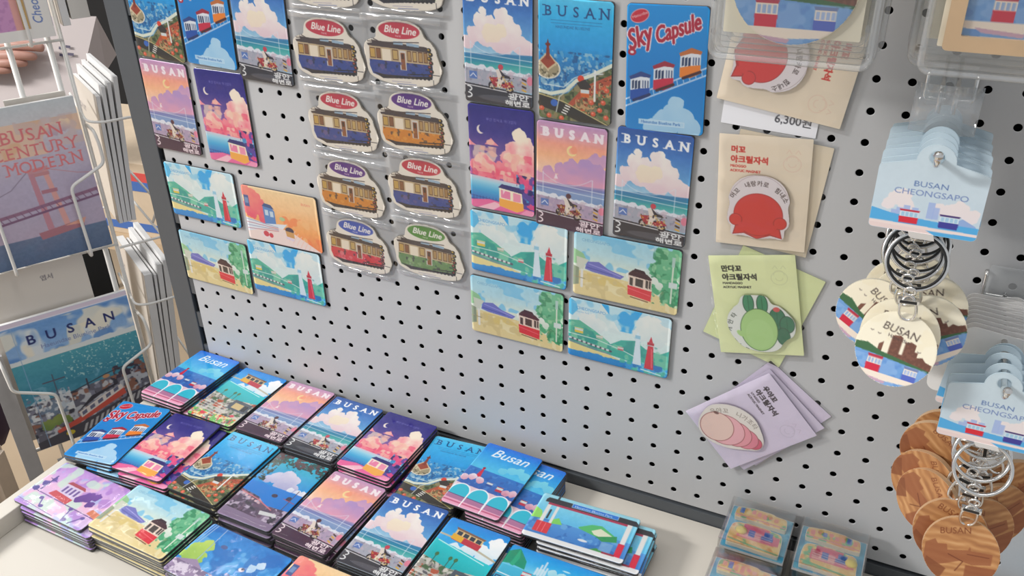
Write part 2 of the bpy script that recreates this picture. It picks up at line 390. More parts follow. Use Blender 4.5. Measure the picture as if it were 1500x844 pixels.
def art_aerial():
    c = Cv(68, 105, 2)
    c.grad([(0, '#5fd2f8'), (12, '#36c0f4'), (40, '#24a6e8'), (58, '#2680c0'), (105, '#2b6ea6')], nz=.06)
    c.speck(c.rm(0, 44, 68, 90), ['#6db4d8', '#1d558c', '#b8d6e0'], 3.2, 9, .62, .7)
    c.letters('BUSAN', 9, 60, 14.5, 12, '#1d4b86', serif=1.2, fat=.12)
    for k in (18, 20.5): c.line([(12, k), (58, k)], .35, '#2a6aa8', .8)
    c.text('HAEUNDAE BLUELINE', 16, 24.5, 3.2, '#23609e', .9)
    c.ell(9, 60, 12, 9, '#e9e2d2'); c.ell(9, 60, 10.5, 7.6, '#a99c7c'); c.speck(c.emask(9, 60, 11, 8), ['#6d6750', '#d8ccae'], 2, 2, .58)
    c.poly([(9, 45), (18, 55), (9, 62), (0, 54)], '#d9c49e'); c.poly([(9, 46.5), (16, 54.5), (9, 60), (2, 54)], '#a4472e')
    c.poly([(7, 52), (7.8, 40), (10.2, 40), (11, 52)], '#8f3724'); c.ell(9, 39, 2.4, 1.4, '#7a2c1e'); c.poly([(8, 38), (9, 34), (10, 38)], '#7a2c1e')
    c.line([(0, 80), (12, 82), (26, 78), (36, 68), (50, 62), (68, 52)], 3.2, '#e6ead8'); c.line([(6, 74), (24, 75), (34, 66), (48, 60)], 1.0, '#e6f0f0', .8)
    land = [(0, 82), (14, 84), (28, 80), (38, 70), (50, 64), (68, 54), (68, 105), (0, 105)]
    c.poly(land, '#6d7a4e'); lm = c.pmask(land)
    c.speck(lm, ['#4c5b38', '#9a8a62', '#3f4a30', '#8c8466'], 4, 12, .58, .9)
    c.poly([(26, 92), (44, 72), (68, 60), (68, 68), (50, 80), (38, 97)], '#b9573c'); c.poly([(30, 94), (46, 78), (52, 80), (42, 99)], '#7c7048')
    c.speck(c.pmask([(30, 92), (44, 74), (68, 62), (68, 78), (46, 98)]), ['#d8693f', '#7a3a28', '#c8a070'], 2.4, 3, .6)
    c.poly([(0, 84), (16, 86), (68, 105), (68, 105), (40, 105), (26, 100), (0, 94)], '#38342e')
    c.line([(0, 83), (24, 88), (66, 105)], .8, '#d9c98e')
    for k in range(4): c.poly([(22 + k * 1.2, 97 - k * 2.2), (27 + k * 1.2, 98.5 - k * 2.2), (27 + k * 1.2, 99.7 - k * 2.2), (22 + k * 1.2, 98.2 - k * 2.2)], '#f2efe6')
    c.line([(17, 98), (20, 84), (34, 72)], 1.0, '#d8dcd0', .9)
    c.line([(53, 84), (53, 58)], 1.8, '#eef0ee'); c.line([(46, 62), (60, 60)], 1.0, '#e0e4e4')
    c.ell(40, 66, 3, 3, '#e2482f'); c.poly([(36, 70), (44, 66), (50, 72), (42, 78)], '#3c3430'); c.car(40, 74, 8, 8, '#d96a2c', '#4a3a30')
    for x, y in ((50, 86), (61, 85), (64, 98), (52, 96), (58, 92), (3, 96), (10, 102), (22, 103), (64, 74)): c.ell(x, y, 2.4, 2.2, '#e0603f'); c.ell(x - .5, y - .6, 1, .9, '#f0947a')
    c.ell(15, 90, 3.4, 3.2, '#3f6fc4')
    return c
def art_capsule():
    c = Cv(68, 105, 2, '#1290dc'); c.grad([(0, '#1a9ae4'), (60, '#0f86d2'), (105, '#1a8fd8')])
    c.cloud([(44, 80, 7), (42, 88, 9), (50, 92, 10), (36, 97, 12), (56, 100, 10), (24, 102, 8)], '#b9def4', '#a4d2f0', 3, wob=1)
    c.ell(11, 9.5, 8.2, 5.4, '#f3b0b4', rot=-.35); c.ell(11, 9.5, 7.5, 4.8, '#cf2a40', rot=-.35); c.text('Haeundae', 5, 12, 3.4, '#fff4f0', rot=.35)
    for fat, col in ((1.5, '#f2e6ee'), (.55, '#b8203c')):
        c.text('Sky', 3, 38, 23, col, rot=.42, shear=.4, fat=fat, sx=.68)
        c.text('Capsule', 25.5, 31, 18.5, col, rot=.36, shear=.4, fat=fat, sx=.66)
    c.ell(5, 39, 3.6, 2.8, '#b8203c'); c.ell(5, 39, 1.6, 1.1, '#f6eef2')
    for k in range(2):
        y = 80 + k * 6
        c.line([(-2, y), (70, y - 33)], 1.3, '#bcd8f4'); 
    for t in np.linspace(0, 1, 15): c.line([(t * 70 - 1, 81 - t * 33), (t * 70, 86 - t * 33)], .9, '#a6ccf0')
    for x, y, b, r in ((4, 56, '#2456b0', '#304a8c'), (24, 46, '#cf2c4a', '#a82c40'), (46, 34, '#f08a2c', '#c8743a')):
        c.poly([(x, y + 3), (x + 9, y), (x + 17, y + 2), (x + 17, y + 18), (x + 9, y + 22), (x, y + 22)], '#e8ecf2')
        c.poly([(x - 1, y + 3.4), (x + 9, y - 1.5), (x + 18, y + 1), (x + 17, y + 3.5), (x + 9, y + 3), (x, y + 6)], r)
        for k in range(3): c.poly([(x + 1.4 + k * 2.7, y + 7), (x + 3.3 + k * 2.7, y + 6), (x + 3.3 + k * 2.7, y + 13), (x + 1.4 + k * 2.7, y + 14)], '#2c3f66')
        for k in range(3): c.poly([(x + 10.4 + k * 2.2, y + 6), (x + 11.6 + k * 2.2, y + 6), (x + 11.6 + k * 2.2, y + 13), (x + 10.4 + k * 2.2, y + 12)], '#5a6c90')
        c.poly([(x, y + 15), (x + 9, y + 13), (x + 17, y + 12), (x + 17, y + 19), (x + 9, y + 23), (x, y + 23)], b)
        c.line([(x + 3, y + 23.5), (x + 17, y + 17.5)], 2.4, '#4a2428' if b != '#2456b0' else '#24346a')
    c.rect(12, 95, 52, 99.4, '#e8f4fc', .9); c.rect(12.6, 95.5, 51.4, 98.9, '#b9def4', .9); c.text('Haeundae Blueline Park', 14, 98.4, 3.6, '#2a64b4')
    return c
def art_night():
    c = Cv(68, 105, 2); c.grad([(0, '#2b2584'), (25, '#3c3490'), (45, '#7458a4'), (62, '#a06ab0')], nz=.05)
    c.text('부산 청사포 바다열차', 19, 14.5, 3.6, '#8a86d0', .9)
    c.ell(13, 24, 4, 4.3, '#f7e9e0'); c.ell(15.2, 23, 3.9, 4.0, '#37308c')
    c.poly([(17, 38), (24, 31), (28, 35), (32, 38)], '#f79aa8'); c.ell(23, 35.5, 4.2, 2.6, '#fbc0b4'); c.poly([(0, 34), (4, 38), (8, 40), (0, 41)], '#f79aa8')
    c.cloud([(54, 26, 7), (60, 34, 8), (48, 40, 9), (60, 46, 10), (42, 50, 9), (52, 56, 12), (64, 58, 10), (14, 56, 9), (22, 60, 8), (6, 60, 6), (34, 62, 9), (24, 67, 9), (10, 68, 8), (44, 68, 9), (60, 70, 9)], '#fff0dc', '#f4587c', 6, wob=2.4, y0=22, y1=84)
    c.speck(c.rm(4, 40, 68, 66), ['#fde6cc', '#fbc0b0'], 8, 21, .55, .7); c.speck(c.rm(36, 44, 68, 72), ['#fbd0b8', '#f2507a'], 7, 23, .6, .6); c.speck(c.rm(0, 62, 40, 74), ['#e0507f'], 6, 25, .55, .7)
    c.poly([(0, 70), (20, 73), (30, 76), (36, 80), (68, 84), (68, 105), (0, 105)], '#3a3f9a')
    c.grad([(71, '#f3d3dc'), (77, '#a8dcee'), (86, '#3fb0e0'), (98, '#2a6ec0')], y0=72.5, y1=97, slope=-.05)
    c.poly([(34, 76), (68, 78), (68, 98), (34, 97)], '#3b3488')
    c.speck(c.rm(50, 64, 68, 98), ['#1d1f6c', '#3fa0d8', '#5f4aa8', '#f0508c'], 5, 14, .55, .9)
    c.line([(0, 92), (32, 95)], .5, '#203a8c'); 
    for k in range(9): c.line([(3 + k * 3.5, 92), (3 + k * 3.5, 96.5)], .35, '#203a8c')
    c.poly([(0, 97), (20, 94), (68, 99), (68, 105), (0, 105)], '#f070a8'); c.poly([(6, 105), (26, 96), (34, 98), (24, 105)], '#fbc6d4'); c.poly([(52, 105), (60, 99), (68, 100), (68, 105)], '#f8a0c4')
    c.poly([(31, 79), (55, 82), (57, 99), (50, 103), (31, 99)], '#fdf1d6'); c.poly([(31, 91), (57, 93), (57, 100), (50, 103), (31, 99)], '#fbb552')
    c.poly([(33, 82), (43, 83), (43, 91), (33, 90)], '#f08ab0'); c.poly([(46, 83), (54, 84), (54, 92), (46, 92)], '#f49cb8'); c.poly([(35, 82), (38, 82), (35, 87)], '#fbd9e0')
    c.poly([(30, 80), (34, 76), (52, 78), (57, 83)], '#2b2a78')
    return c
def art_arch():
    c = Cv(68, 105, 2); c.grad([(0, '#2076e6'), (16, '#26a2ee'), (40, '#55c8f0')], nz=.05)
    c.cloud([(46, 32, 6), (54, 30, 6), (38, 36, 5), (62, 34, 6)], '#86dff2', '#6fd0ee', 4, base=42); c.text('Busan', 12, 20, 19, '#f2fbff', shear=.35, fat=.15, sx=1.0)
    c.grad([(44, '#2f7fd0'), (74, '#3a66b8')], y0=44, y1=76, slope=-.03); c.speck(c.rm(0, 46, 68, 76), ['#5a9adc', '#2a5cac'], 5, 9, .6, .5)
    c.poly([(14, 56), (16, 42), (18, 42), (20, 56)], '#d8304c'); c.ell(17, 41, 1.8, 1.5, '#b02440')
    c.cloud([(12, 58, 5), (22, 60, 5), (4, 62, 5), (56, 66, 5), (64, 64, 5)], '#f2e6ee', '#d98aa4', 8, wob=1.5); c.car(31, 58, 7, 7, '#2f58a8', '#6a80b8'); c.car(44, 60, 7.5, 8, '#c8304c', '#a83048')
    c.poly([(0, 72), (68, 74), (68, 105), (0, 105)], '#eccfda')
    for x, wv in ((11, 10.5), (33.5, 10.5), (57, 10.5)):
        for rr, cc in ((1.6, '#fbf8fc'), (0, '#35c4dc')):
            c.ell(x, 86, wv + rr, 13 + rr, cc); c.rect(x - wv - rr, 86, x + wv + rr, 98, cc)
        c.rect(x - wv, 90, x + wv, 98, '#d2709a', .85); c.line([(x - wv, 90), (x + wv, 91)], .9, '#4a5a8c')
    c.poly([(0, 96.5), (68, 98), (68, 105), (0, 105)], '#f3b2cc'); c.rect(0, 99, 68, 101, '#c8567e', .8)
    for x in (22, 45.5): c.line([(x, 84), (x, 104)], 1.4, '#fdf8fc')
    return c
def art_town():
    c = Cv(68, 105, 2); c.grad([(0, '#1c8fe6'), (25, '#3eb2f0')], nz=.05)
    c.cloud([(60, 16, 9), (66, 24, 9), (50, 28, 8), (38, 34, 9), (56, 36, 10), (22, 36, 6)], '#ffffff', '#d8ecf6', 3, base=46)
    c.line([(0, 24), (24, 25), (44, 30), (68, 36)], 2.2, '#c7bfa8'); c.car(14, 10, 32, 17, '#c83a4c', '#8c6a58', sl=.12, win='#3a4452', frame='#e8c890'); c.poly([(13, 19), (26, 21), (26, 28), (13, 26)], '#eeb83c')
    c.grad([(36, '#2fd0d8'), (60, '#20b8c0')], y0=37, y1=64, slope=-.16, wob=2); c.line([(4, 33), (60, 44)], 1.2, '#eafafa', .8)
    c.poly([(0, 56), (30, 62), (68, 58), (68, 105), (0, 105)], '#a8a39a'); tm = c.pmask([(0, 56), (30, 62), (68, 58), (68, 105), (0, 105)])
    c.speck(tm, ['#c0583c', '#5a5a62', '#e6e0d2', '#4a6a48', '#d8d4cc'], 5, 30, .57, .9)
    c.poly([(38, 60), (66, 62), (66, 80), (36, 78)], '#57606c'); c.poly([(42, 65), (56, 66), (56, 76), (42, 75)], '#d9c18c'); c.poly([(57, 66), (63, 66), (63, 76), (57, 76)], '#2c3038')
    for k in range(6): c.line([(0, 72 + k * 4), (38, 76 + k * 4)], 1.2, '#dedbd6', .8)
    c.speck(c.rm(0, 92, 68, 105), ['#f08a3c', '#e84a5c', '#f4e4b0', '#7cc46a'], 4, 44, .56); 
    for x in (12, 27, 33): c.line([(x, 48), (x, 62)], .8, '#3d5a4a'); c.ell(x, 50, 2, 2.6, '#4c7a52')
    c.ell(56, 88, 3, 2.2, '#e05a68')
    return c
def art_trees():
    c = Cv(68, 105, 2); c.grad([(0, '#22bcd2'), (20, '#35b2d8'), (44, '#2a9ae0')], nz=.06)
    c.cloud([(34, 30, 9), (24, 36, 9), (44, 34, 8), (16, 41, 6), (50, 44, 7), (36, 43, 10)], '#e2dcea', '#b9b8da', 3, wob=1.4, base=49); c.cloud([(50, 47, 4), (60, 49, 6), (66, 47, 5)], '#f4f2f6', '#d6dcec', 4, base=53)
    c.speck(c.rm(0, 0, 68, 14), ['#1f3a38', '#2c5450', '#5a3840'], 3.2, 5, .52); c.speck(c.rm(0, 12, 13, 46), ['#1f3a38', '#34443c'], 3.4, 6, .55); c.speck(c.rm(0, 14, 68, 20), ['#2a3c3c'], 3, 8, .62)
    c.grad([(50, '#2a86dc'), (74, '#1f7fd6')], y0=49, y1=76, wob=2)
    c.ell(40, 60, 3.6, 2.6, '#443650'); c.ell(57, 58, 3, 3.2, '#3a2c48'); c.line([(60, 44), (60, 76)], .9, '#5a4660'); c.line([(52, 60), (67, 62)], .8, '#b04a5c')
    c.poly([(0, 64), (26, 68), (40, 76), (68, 74), (68, 105), (0, 105)], '#5b4a60'); tm = c.pmask([(0, 64), (26, 68), (40, 76), (68, 74), (68, 105), (0, 105)])
    c.speck(tm, ['#3b3440', '#8a7690', '#c8b8cc', '#6a5068'], 5, 12, .57, .9); c.line([(2, 67), (26, 71), (50, 79)], 1.3, '#d87a84')
    for k in range(6): c.rect(5 + k * 5, 68.5 + k * 1.2, 8 + k * 5, 71 + k * 1.2, '#f0c8c8', .8)
    c.poly([(0, 92), (68, 96), (68, 105), (0, 105)], '#8d7a96'); c.poly([(40, 84), (60, 82), (62, 86), (42, 89)], '#d8d8d8')
    return c
def art_lighthouse():
    c = Cv(105, 68, 2); c.grad([(0, '#c9e8f2'), (30, '#dff0ee')], nz=.04)
    c.poly([(34, 0), (76, 0), (70, 12), (66, 26), (48, 26), (40, 12)], '#2fb2ee'); c.poly([(0, 0), (8, 4), (10, 12), (4, 20), (0, 18)], '#5cc4ee'); c.poly([(34, 0), (46, 14), (56, 30), (44, 30), (30, 16)], '#dcebea')
    c.speck(c.rm(0, 0, 105, 34), ['#eef6f2', '#8fd2ee'], 12, 3, .58, .8); c.cloud([(84, 14, 13), (96, 18, 10), (76, 24, 8), (90, 28, 10), (20, 22, 10), (32, 26, 8)], '#f4f6f0', '#dceaea', 9, wob=3)
    c.poly([(0, 26), (12, 24), (28, 32), (44, 42), (44, 56), (0, 54)], '#56bfa4'); c.poly([(42, 46), (56, 36), (70, 33), (82, 40), (96, 42), (105, 36), (105, 62), (42, 56)], '#3fb8a8'); c.speck(c.pmask([(0, 26), (28, 32), (46, 44), (70, 33), (105, 36), (105, 62), (0, 56)]), ['#8fd8b8', '#2a9c98'], 9, 5, .58, .7)
    c.line([(0, 41), (30, 42), (60, 48), (72, 52)], 1.0, '#e2f2ec', .9); c.car(7, 33, 9, 6, '#e8cf5a', '#efe3a0'); c.car(53, 44, 6, 4, '#d8707c', '#e8a8a0'); c.car(30, 36.5, 7, 4, '#b8c8b0', '#d8c8a8')
    c.line([(0, 46.5), (46, 52)], 2.6, '#566070'); c.line([(0, 50), (46, 56)], 1.2, '#8c93a4')
    for k in range(9): c.rect(1 + k * 5, 45.4 + k * .62, 4 + k * 5, 47.6 + k * .62, '#dfe6e4')
    c.poly([(0, 51), (20, 54), (46, 57), (64, 62), (50, 64), (0, 60)], '#efdf9c'); c.grad([(56, '#2f9fe0'), (68, '#1f8cd4')], y0=60.5, slope=-.03, wob=5); c.poly([(64, 58), (105, 56), (105, 68), (60, 68)], '#3aa6e2'); c.speck(c.rm(56, 56, 105, 68), ['#7fe0e8', '#1c78c4', '#58c8a8'], 6, 8, .58, .8)
    c.poly([(69, 60), (71, 30), (75, 30), (78, 60)], '#dfeef6'); c.rect(70.2, 26, 75.6, 30, '#9fd2e8'); c.poly([(71, 26), (73, 22), (75, 26)], '#e6f4fa')
    c.poly([(81, 62), (83.5, 35), (89, 35), (90.5, 62)], '#dc3048'); c.rect(82.8, 31, 89.6, 34, '#c22a40'); c.poly([(84, 31), (86.3, 24), (88.4, 31)], '#d8304a'); c.poly([(86.8, 38), (88, 38), (89.3, 60), (88, 60)], '#f06a7a')
    c.line([(78, 64), (98, 66)], 1.3, '#e8fafc', .9); c.text('CHEONGSAPO', 8, 11.5, 4.6, '#4f9ed8'); c.text('Blueline Park', 8, 15, 2.6, '#8ec2e2')
    return c
def art_beach():
    c = Cv(105, 68, 2); c.grad([(0, '#a9dcee'), (20, '#c3e4ea'), (34, '#e4ecdc')], nz=.05); c.speck(c.rm(0, 0, 105, 34), ['#e6f2ee', '#7cc8ea'], 11, 2, .6, .8)
    c.poly([(0, 18), (10, 22), (14, 30), (6, 34), (0, 34)], '#9fcf9c'); c.poly([(14, 30), (26, 28), (36, 34), (52, 38), (48, 42), (20, 40), (12, 38)], '#7a7cc8'); c.line([(16, 32), (32, 35), (48, 39)], 1.0, '#a4a2e0'); c.line([(14, 36), (40, 39)], 1.0, '#5c62b4')
    c.poly([(12, 40), (50, 42), (70, 44), (105, 60), (105, 68), (0, 68), (0, 42)], '#ecd9a0'); c.poly([(14, 42), (44, 43), (60, 52), (16, 54)], '#e4cd84'); c.speck(c.rm(0, 44, 105, 68), ['#f3e7bc', '#dcc890'], 8, 4, .58, .8); c.cloud([(58, 36, 5), (66, 38, 4)], '#f8faf2', '#e8eee0', 6)
    c.poly([(3, 26), (16, 28), (12, 34), (10, 40), (4, 40)], '#d9dccc'); c.poly([(0, 36), (6, 38), (6, 56), (0, 58)], '#98a488'); c.line([(9, 40), (9, 58)], 2.6, '#eceae4'); c.line([(0, 48), (12, 49)], .9, '#a89c7c')
    c.cloud([(88, 10, 9), (96, 20, 12), (82, 24, 7), (94, 36, 11), (84, 44, 6), (98, 50, 9), (88, 34, 8), (100, 8, 9)], '#7cc89c', '#4cae7c', 8, wob=3.4); c.speck(c.rm(76, 2, 105, 60), ['#2f8a5e', '#a8dcb0'], 5, 18, .62, .7); c.cloud([(82, 36, 4), (86, 40, 4)], '#eff4ea', '#d8e8d8', 3)
    c.line([(98, 12), (98, 56)], 1.6, '#dcead8'); c.rect(95, 34, 103, 40, '#dce8e4'); c.rect(96.6, 8, 99.4, 18, '#bcd8d0')
    x, y = 56, 27
    c.poly([(x, y + 6), (x + 4, y + 2), (x + 18, y + 4), (x + 23, y + 8), (x + 22, y + 10), (x, y + 9)], '#4a2c34'); c.poly([(x + 6, y), (x + 15, y + 1), (x + 17, y + 4), (x + 4, y + 3)], '#3a2430')
    c.poly([(x, y + 8), (x + 23, y + 10), (x + 23, y + 22), (x, y + 19)], '#f0dccc')
    for a, b in ((1.2, 4.6), (7, 14.5), (17, 19.4), (20.2, 22)): c.poly([(x + a, y + 10), (x + b, y + 10.5), (x + b, y + 19), (x + a, y + 18)], '#4e4440')
    c.poly([(x - .5, y + 19), (x + 23.4, y + 21), (x + 23, y + 32), (x, y + 29)], '#e43844'); c.line([(x, y + 22), (x + 22, y + 26)], .8, '#f4707c'); c.line([(x + 3, y + 31), (x + 20, y + 33)], 1.2, '#8a5c44')
    c.text('CHEONGSAPO', 8, 9, 4.2, '#7cb4d4')
    return c
def art_sunset():
    c = Cv(105, 68, 2); c.grad([(0, '#fbdcac'), (20, '#fcd09c'), (45, '#fbb06c'), (68, '#f68c58')], nz=.05); c.speck(c.rm(50, 30, 105, 68), ['#f78a58', '#fdc88c'], 12, 4, .58, .7)
    c.cloud([(14, 14, 12), (24, 24, 10), (10, 28, 12), (26, 36, 8), (4, 6, 8)], '#fba08c', '#f0607c', 5, wob=3); c.rect(2, 12, 9, 26, '#4a64a0'); c.rect(3, 15, 8, 22, '#7c9cc8')
    c.poly([(28, 22), (40, 22), (44, 26), (44, 46), (28, 44)], '#5c90cc'); c.poly([(27, 22), (31, 18), (40, 19), (44, 24)], '#3c5c94'); c.rect(30, 26, 35, 33, '#cfe0ec'); c.rect(37, 27, 42, 34, '#cfe0ec')
    c.poly([(0, 40), (28, 44), (60, 40), (52, 48), (0, 58)], '#e8eef4'); c.poly([(0, 58), (40, 46), (64, 48), (105, 68), (0, 68)], '#f6e2dc'); 
    for k in range(4): c.line([(0, 42 + k * 4), (46, 46 + k * 1.6)], .7, '#b86478' if k % 2 else '#8894b8')
    for k in range(8): c.line([(70 + k * 4, 46 + k * 3), (60 + k * 5, 60 + k * 2)], 1, '#f8cfc0', .8)
    c.ell(62, 47, 6, 4, '#4a4258'); c.poly([(56, 48), (68, 49), (68, 56), (57, 55)], '#d8a468'); c.poly([(56, 55), (68, 57), (66, 60), (56, 58)], '#e8d8e8')
    c.ell(28, 58, 9, 5, '#f4e4e4'); c.ell(27, 57, 4, 3.6, '#d84a5c'); c.ell(34, 58, 3, 3, '#d84a5c'); c.ell(54, 34, 4, 2.4, '#b8d0a0')
    c.text('BUSAN', 84, 12, 4, '#f08a78')
    return c
def art_purple():
    c = Cv(105, 68, 2); c.grad([(0, '#c79be0'), (18, '#dab4ea'), (34, '#f0c6e4'), (50, '#e3bfe8'), (68, '#d8c4ea')], nz=.07); c.speck(c.rm(0, 0, 105, 68), ['#b5c3ee', '#f6c8e0', '#b98ad8', '#d2ecdc'], 14, 6, .6, .8)
    c.line([(8, 46), (105, 50)], 1.2, '#7a5c9c'); c.line([(0, 62), (60, 66)], .8, '#8c74b4')
    c.poly([(34, 22), (60, 24), (60, 40), (32, 38)], '#e3d4ee'); c.poly([(36, 20), (58, 21), (62, 25), (32, 24)], '#b85c68')
    for k in range(4): c.rect(36 + k * 6, 27, 39 + k * 6, 36, '#7c64a4')
    c.poly([(30, 37), (60, 40), (58, 48), (26, 44)], '#d2535c'); c.poly([(92, 40), (105, 42), (105, 50), (90, 47)], '#e08868')
    c.cloud([(72, 30, 8), (80, 26, 6), (66, 34, 6), (82, 36, 5)], '#8a62b4', '#6f4a9c', 4, wob=3); c.cloud([(10, 34, 4), (14, 26, 3), (6, 44, 4)], '#7a66b4', '#5a509c', 5, wob=2)
    c.rect(12, 20, 14, 44, '#6a5c9c'); c.line([(8, 26), (20, 28)], .9, '#6a5c9c')
    for a in ((28, 52, 34, 62), (70, 50, 74, 66), (92, 54, 84, 66)): c.line([(a[0], a[1]), (a[2], a[3])], 1.6, '#7460ac')
    for a in ((26, 52), (36, 61), (70, 50), (76, 64), (93, 54)): c.ell(a[0], a[1], 3, 2.2, '#6f5aa8')
    return c
def art_lime():
    c = Cv(105, 68, 2); c.grad([(0, '#2c86d4'), (30, '#3c9ae0'), (68, '#62b2ec')], nz=.08); c.speck(c.rm(0, 0, 105, 60), ['#78c0ee', '#2472c4'], 12, 9, .58, .7)
    c.cloud([(84, 22, 5), (78, 28, 5)], '#dcecf8', '#a8d0f0', 3); c.cloud([(12, 34, 10), (18, 26, 8), (8, 44, 7), (20, 40, 8)], '#c8e070', '#a4cc60', 5, wob=2.6)
    for x in (2, 5, 8): c.line([(x, 0), (x - 2, 26)], 1.0, '#a8c8e8')
    c.line([(20, 0), (22, 48)], 1.0, '#9cbcdc'); c.poly([(22, 44), (50, 60), (50, 68), (0, 68), (0, 52)], '#a894b4'); c.speck(c.rm(0, 52, 50, 68), ['#e4d8e8', '#8a7898'], 4, 3, .58)
    c.ell(34, 20, 4, 2.4, '#5a6ca0'); c.ell(70, 34, 3.4, 2.4, '#e8d8dc'); c.ell(71, 33, 2, 1.4, '#4a4a68'); c.poly([(62, 50), (72, 42), (90, 44), (100, 50), (100, 68), (60, 68)], '#c4a0bc'); c.speck(c.rm(60, 44, 105, 68), ['#e8e0ec', '#e88890', '#8c80b0'], 4, 7, .57)
    c.text('BUSAN', 10, 60, 6, '#eee4f0'); c.rect(92, 40, 104, 54, '#cfe4e4', .8)
    return c
def art_window():
    c = Cv(105, 64, 2); c.grad([(0, '#a9e0ee'), (22, '#7cd2f0'), (34, '#6ac6ee')], nz=.05)
    c.grad([(36, '#5aa0e0'), (64, '#3f80cc')], y0=36, wob=2); c.speck(c.rm(0, 36, 105, 64), ['#7cbce8', '#3570bc'], 6, 3, .6, .6)
    c.poly([(0, 22), (8, 26), (12, 36), (0, 38)], '#9be06c'); c.poly([(22, 34), (28, 30), (34, 38), (22, 40)], '#8ad868'); c.poly([(50, 34), (62, 26), (72, 24), (90, 34), (88, 40), (70, 40), (52, 36)], '#5cc478'); c.poly([(64, 34), (72, 28), (86, 34), (80, 40), (68, 38)], '#e8ead0'); c.poly([(70, 40), (90, 32), (92, 40), (78, 44)], '#38a060')
    c.poly([(66, 60), (76, 54), (88, 58), (84, 64), (66, 64)], '#4c9c54')
    c.rect(10, 11, 99, 15, '#b8405c'); c.poly([(6, 8), (8, 5), (102, 5), (105, 8), (105, 12), (6, 12)], '#3a3b40'); c.rect(17, 0, 19, 6, '#3a3b40')
    c.rect(34, 4.5, 84, 10.5, '#dceefa'); c.rect(34.6, 5, 83.4, 10, '#2f80dc'); c.text('Haeundae Blueline Park', 37, 9.2, 4.2, '#eaf6ff')
    c.rect(10, 15, 14, 44, '#eceae6'); c.rect(20, 15, 23, 40, '#eceae6'); c.rect(95, 12, 100, 40, '#f0eeea'); c.rect(94, 40, 100.5, 62, '#e2304c'); c.rect(8, 40, 24, 55, '#e0404a'); c.line([(13, 41), (13, 54)], .7, '#f08088'); c.line([(18, 41), (18, 54)], .7, '#f08088')
    c.rect(0, 58, 105, 64, '#efeeee'); c.rect(82, 56, 95, 58.5, '#a8384c'); c.ell(60, 50, 5, 1.6, '#e8ecf0'); c.rect(78, 44, 90, 56, '#8cb8e0', .7); c.line([(16, 22), (16, 34)], 2, '#3a3b40')
    return c
def art_parasol():
    c = Cv(105, 68, 2); c.grad([(0, '#169cec'), (16, '#3cb8f0'), (30, '#8cdcf2')], nz=.05); c.cloud([(50, 20, 5), (60, 22, 6), (70, 24, 7), (84, 20, 8), (40, 24, 6)], '#c8ecf4', '#9cdcf0', 4, base=30); c.ell(62, 12, 4, 1, '#c0ecf8')
    c.grad([(28, '#4cc0e0'), (68, '#38a8d0')], y0=27, wob=1.5)
    c.poly([(0, 10), (10, 3), (22, 16), (24, 26), (8, 24), (0, 26)], '#1f9c78'); c.poly([(10, 3), (14, 14), (12, 26), (8, 25)], '#2cb488'); c.poly([(84, 36), (92, 14), (105, 8), (105, 44)], '#18a078'); c.poly([(70, 40), (84, 30), (92, 40)], '#8cc4b4')
    for k, h in enumerate((8, 13, 18, 11)): c.rect(34 + k * 3, 26 - h, 36 + k * 3, 28, '#dcecf8', .9)
    c.car(24, 28, 9, 8, '#e0485c', '#c83a50'); c.car(46, 28, 10, 8, '#e8d04a', '#f0dc70')
    c.line([(0, 38), (30, 40), (70, 48), (105, 56)], 1.2, '#eef6f8'); 
    for x in (2, 22, 42, 62): c.line([(x, 42), (x + 14, 43), (x + 15, 62), (x, 60), (x, 42)], 1.4, '#3c5480')
    for x in (4, 24, 44, 64): c.rect(x, 54, x + 9, 60, '#f08a5c')
    c.line([(20, 38), (19, 68)], 1.4, '#f2f6f8'); c.line([(60, 44), (59, 68)], 1.4, '#f2f6f8')
    return c
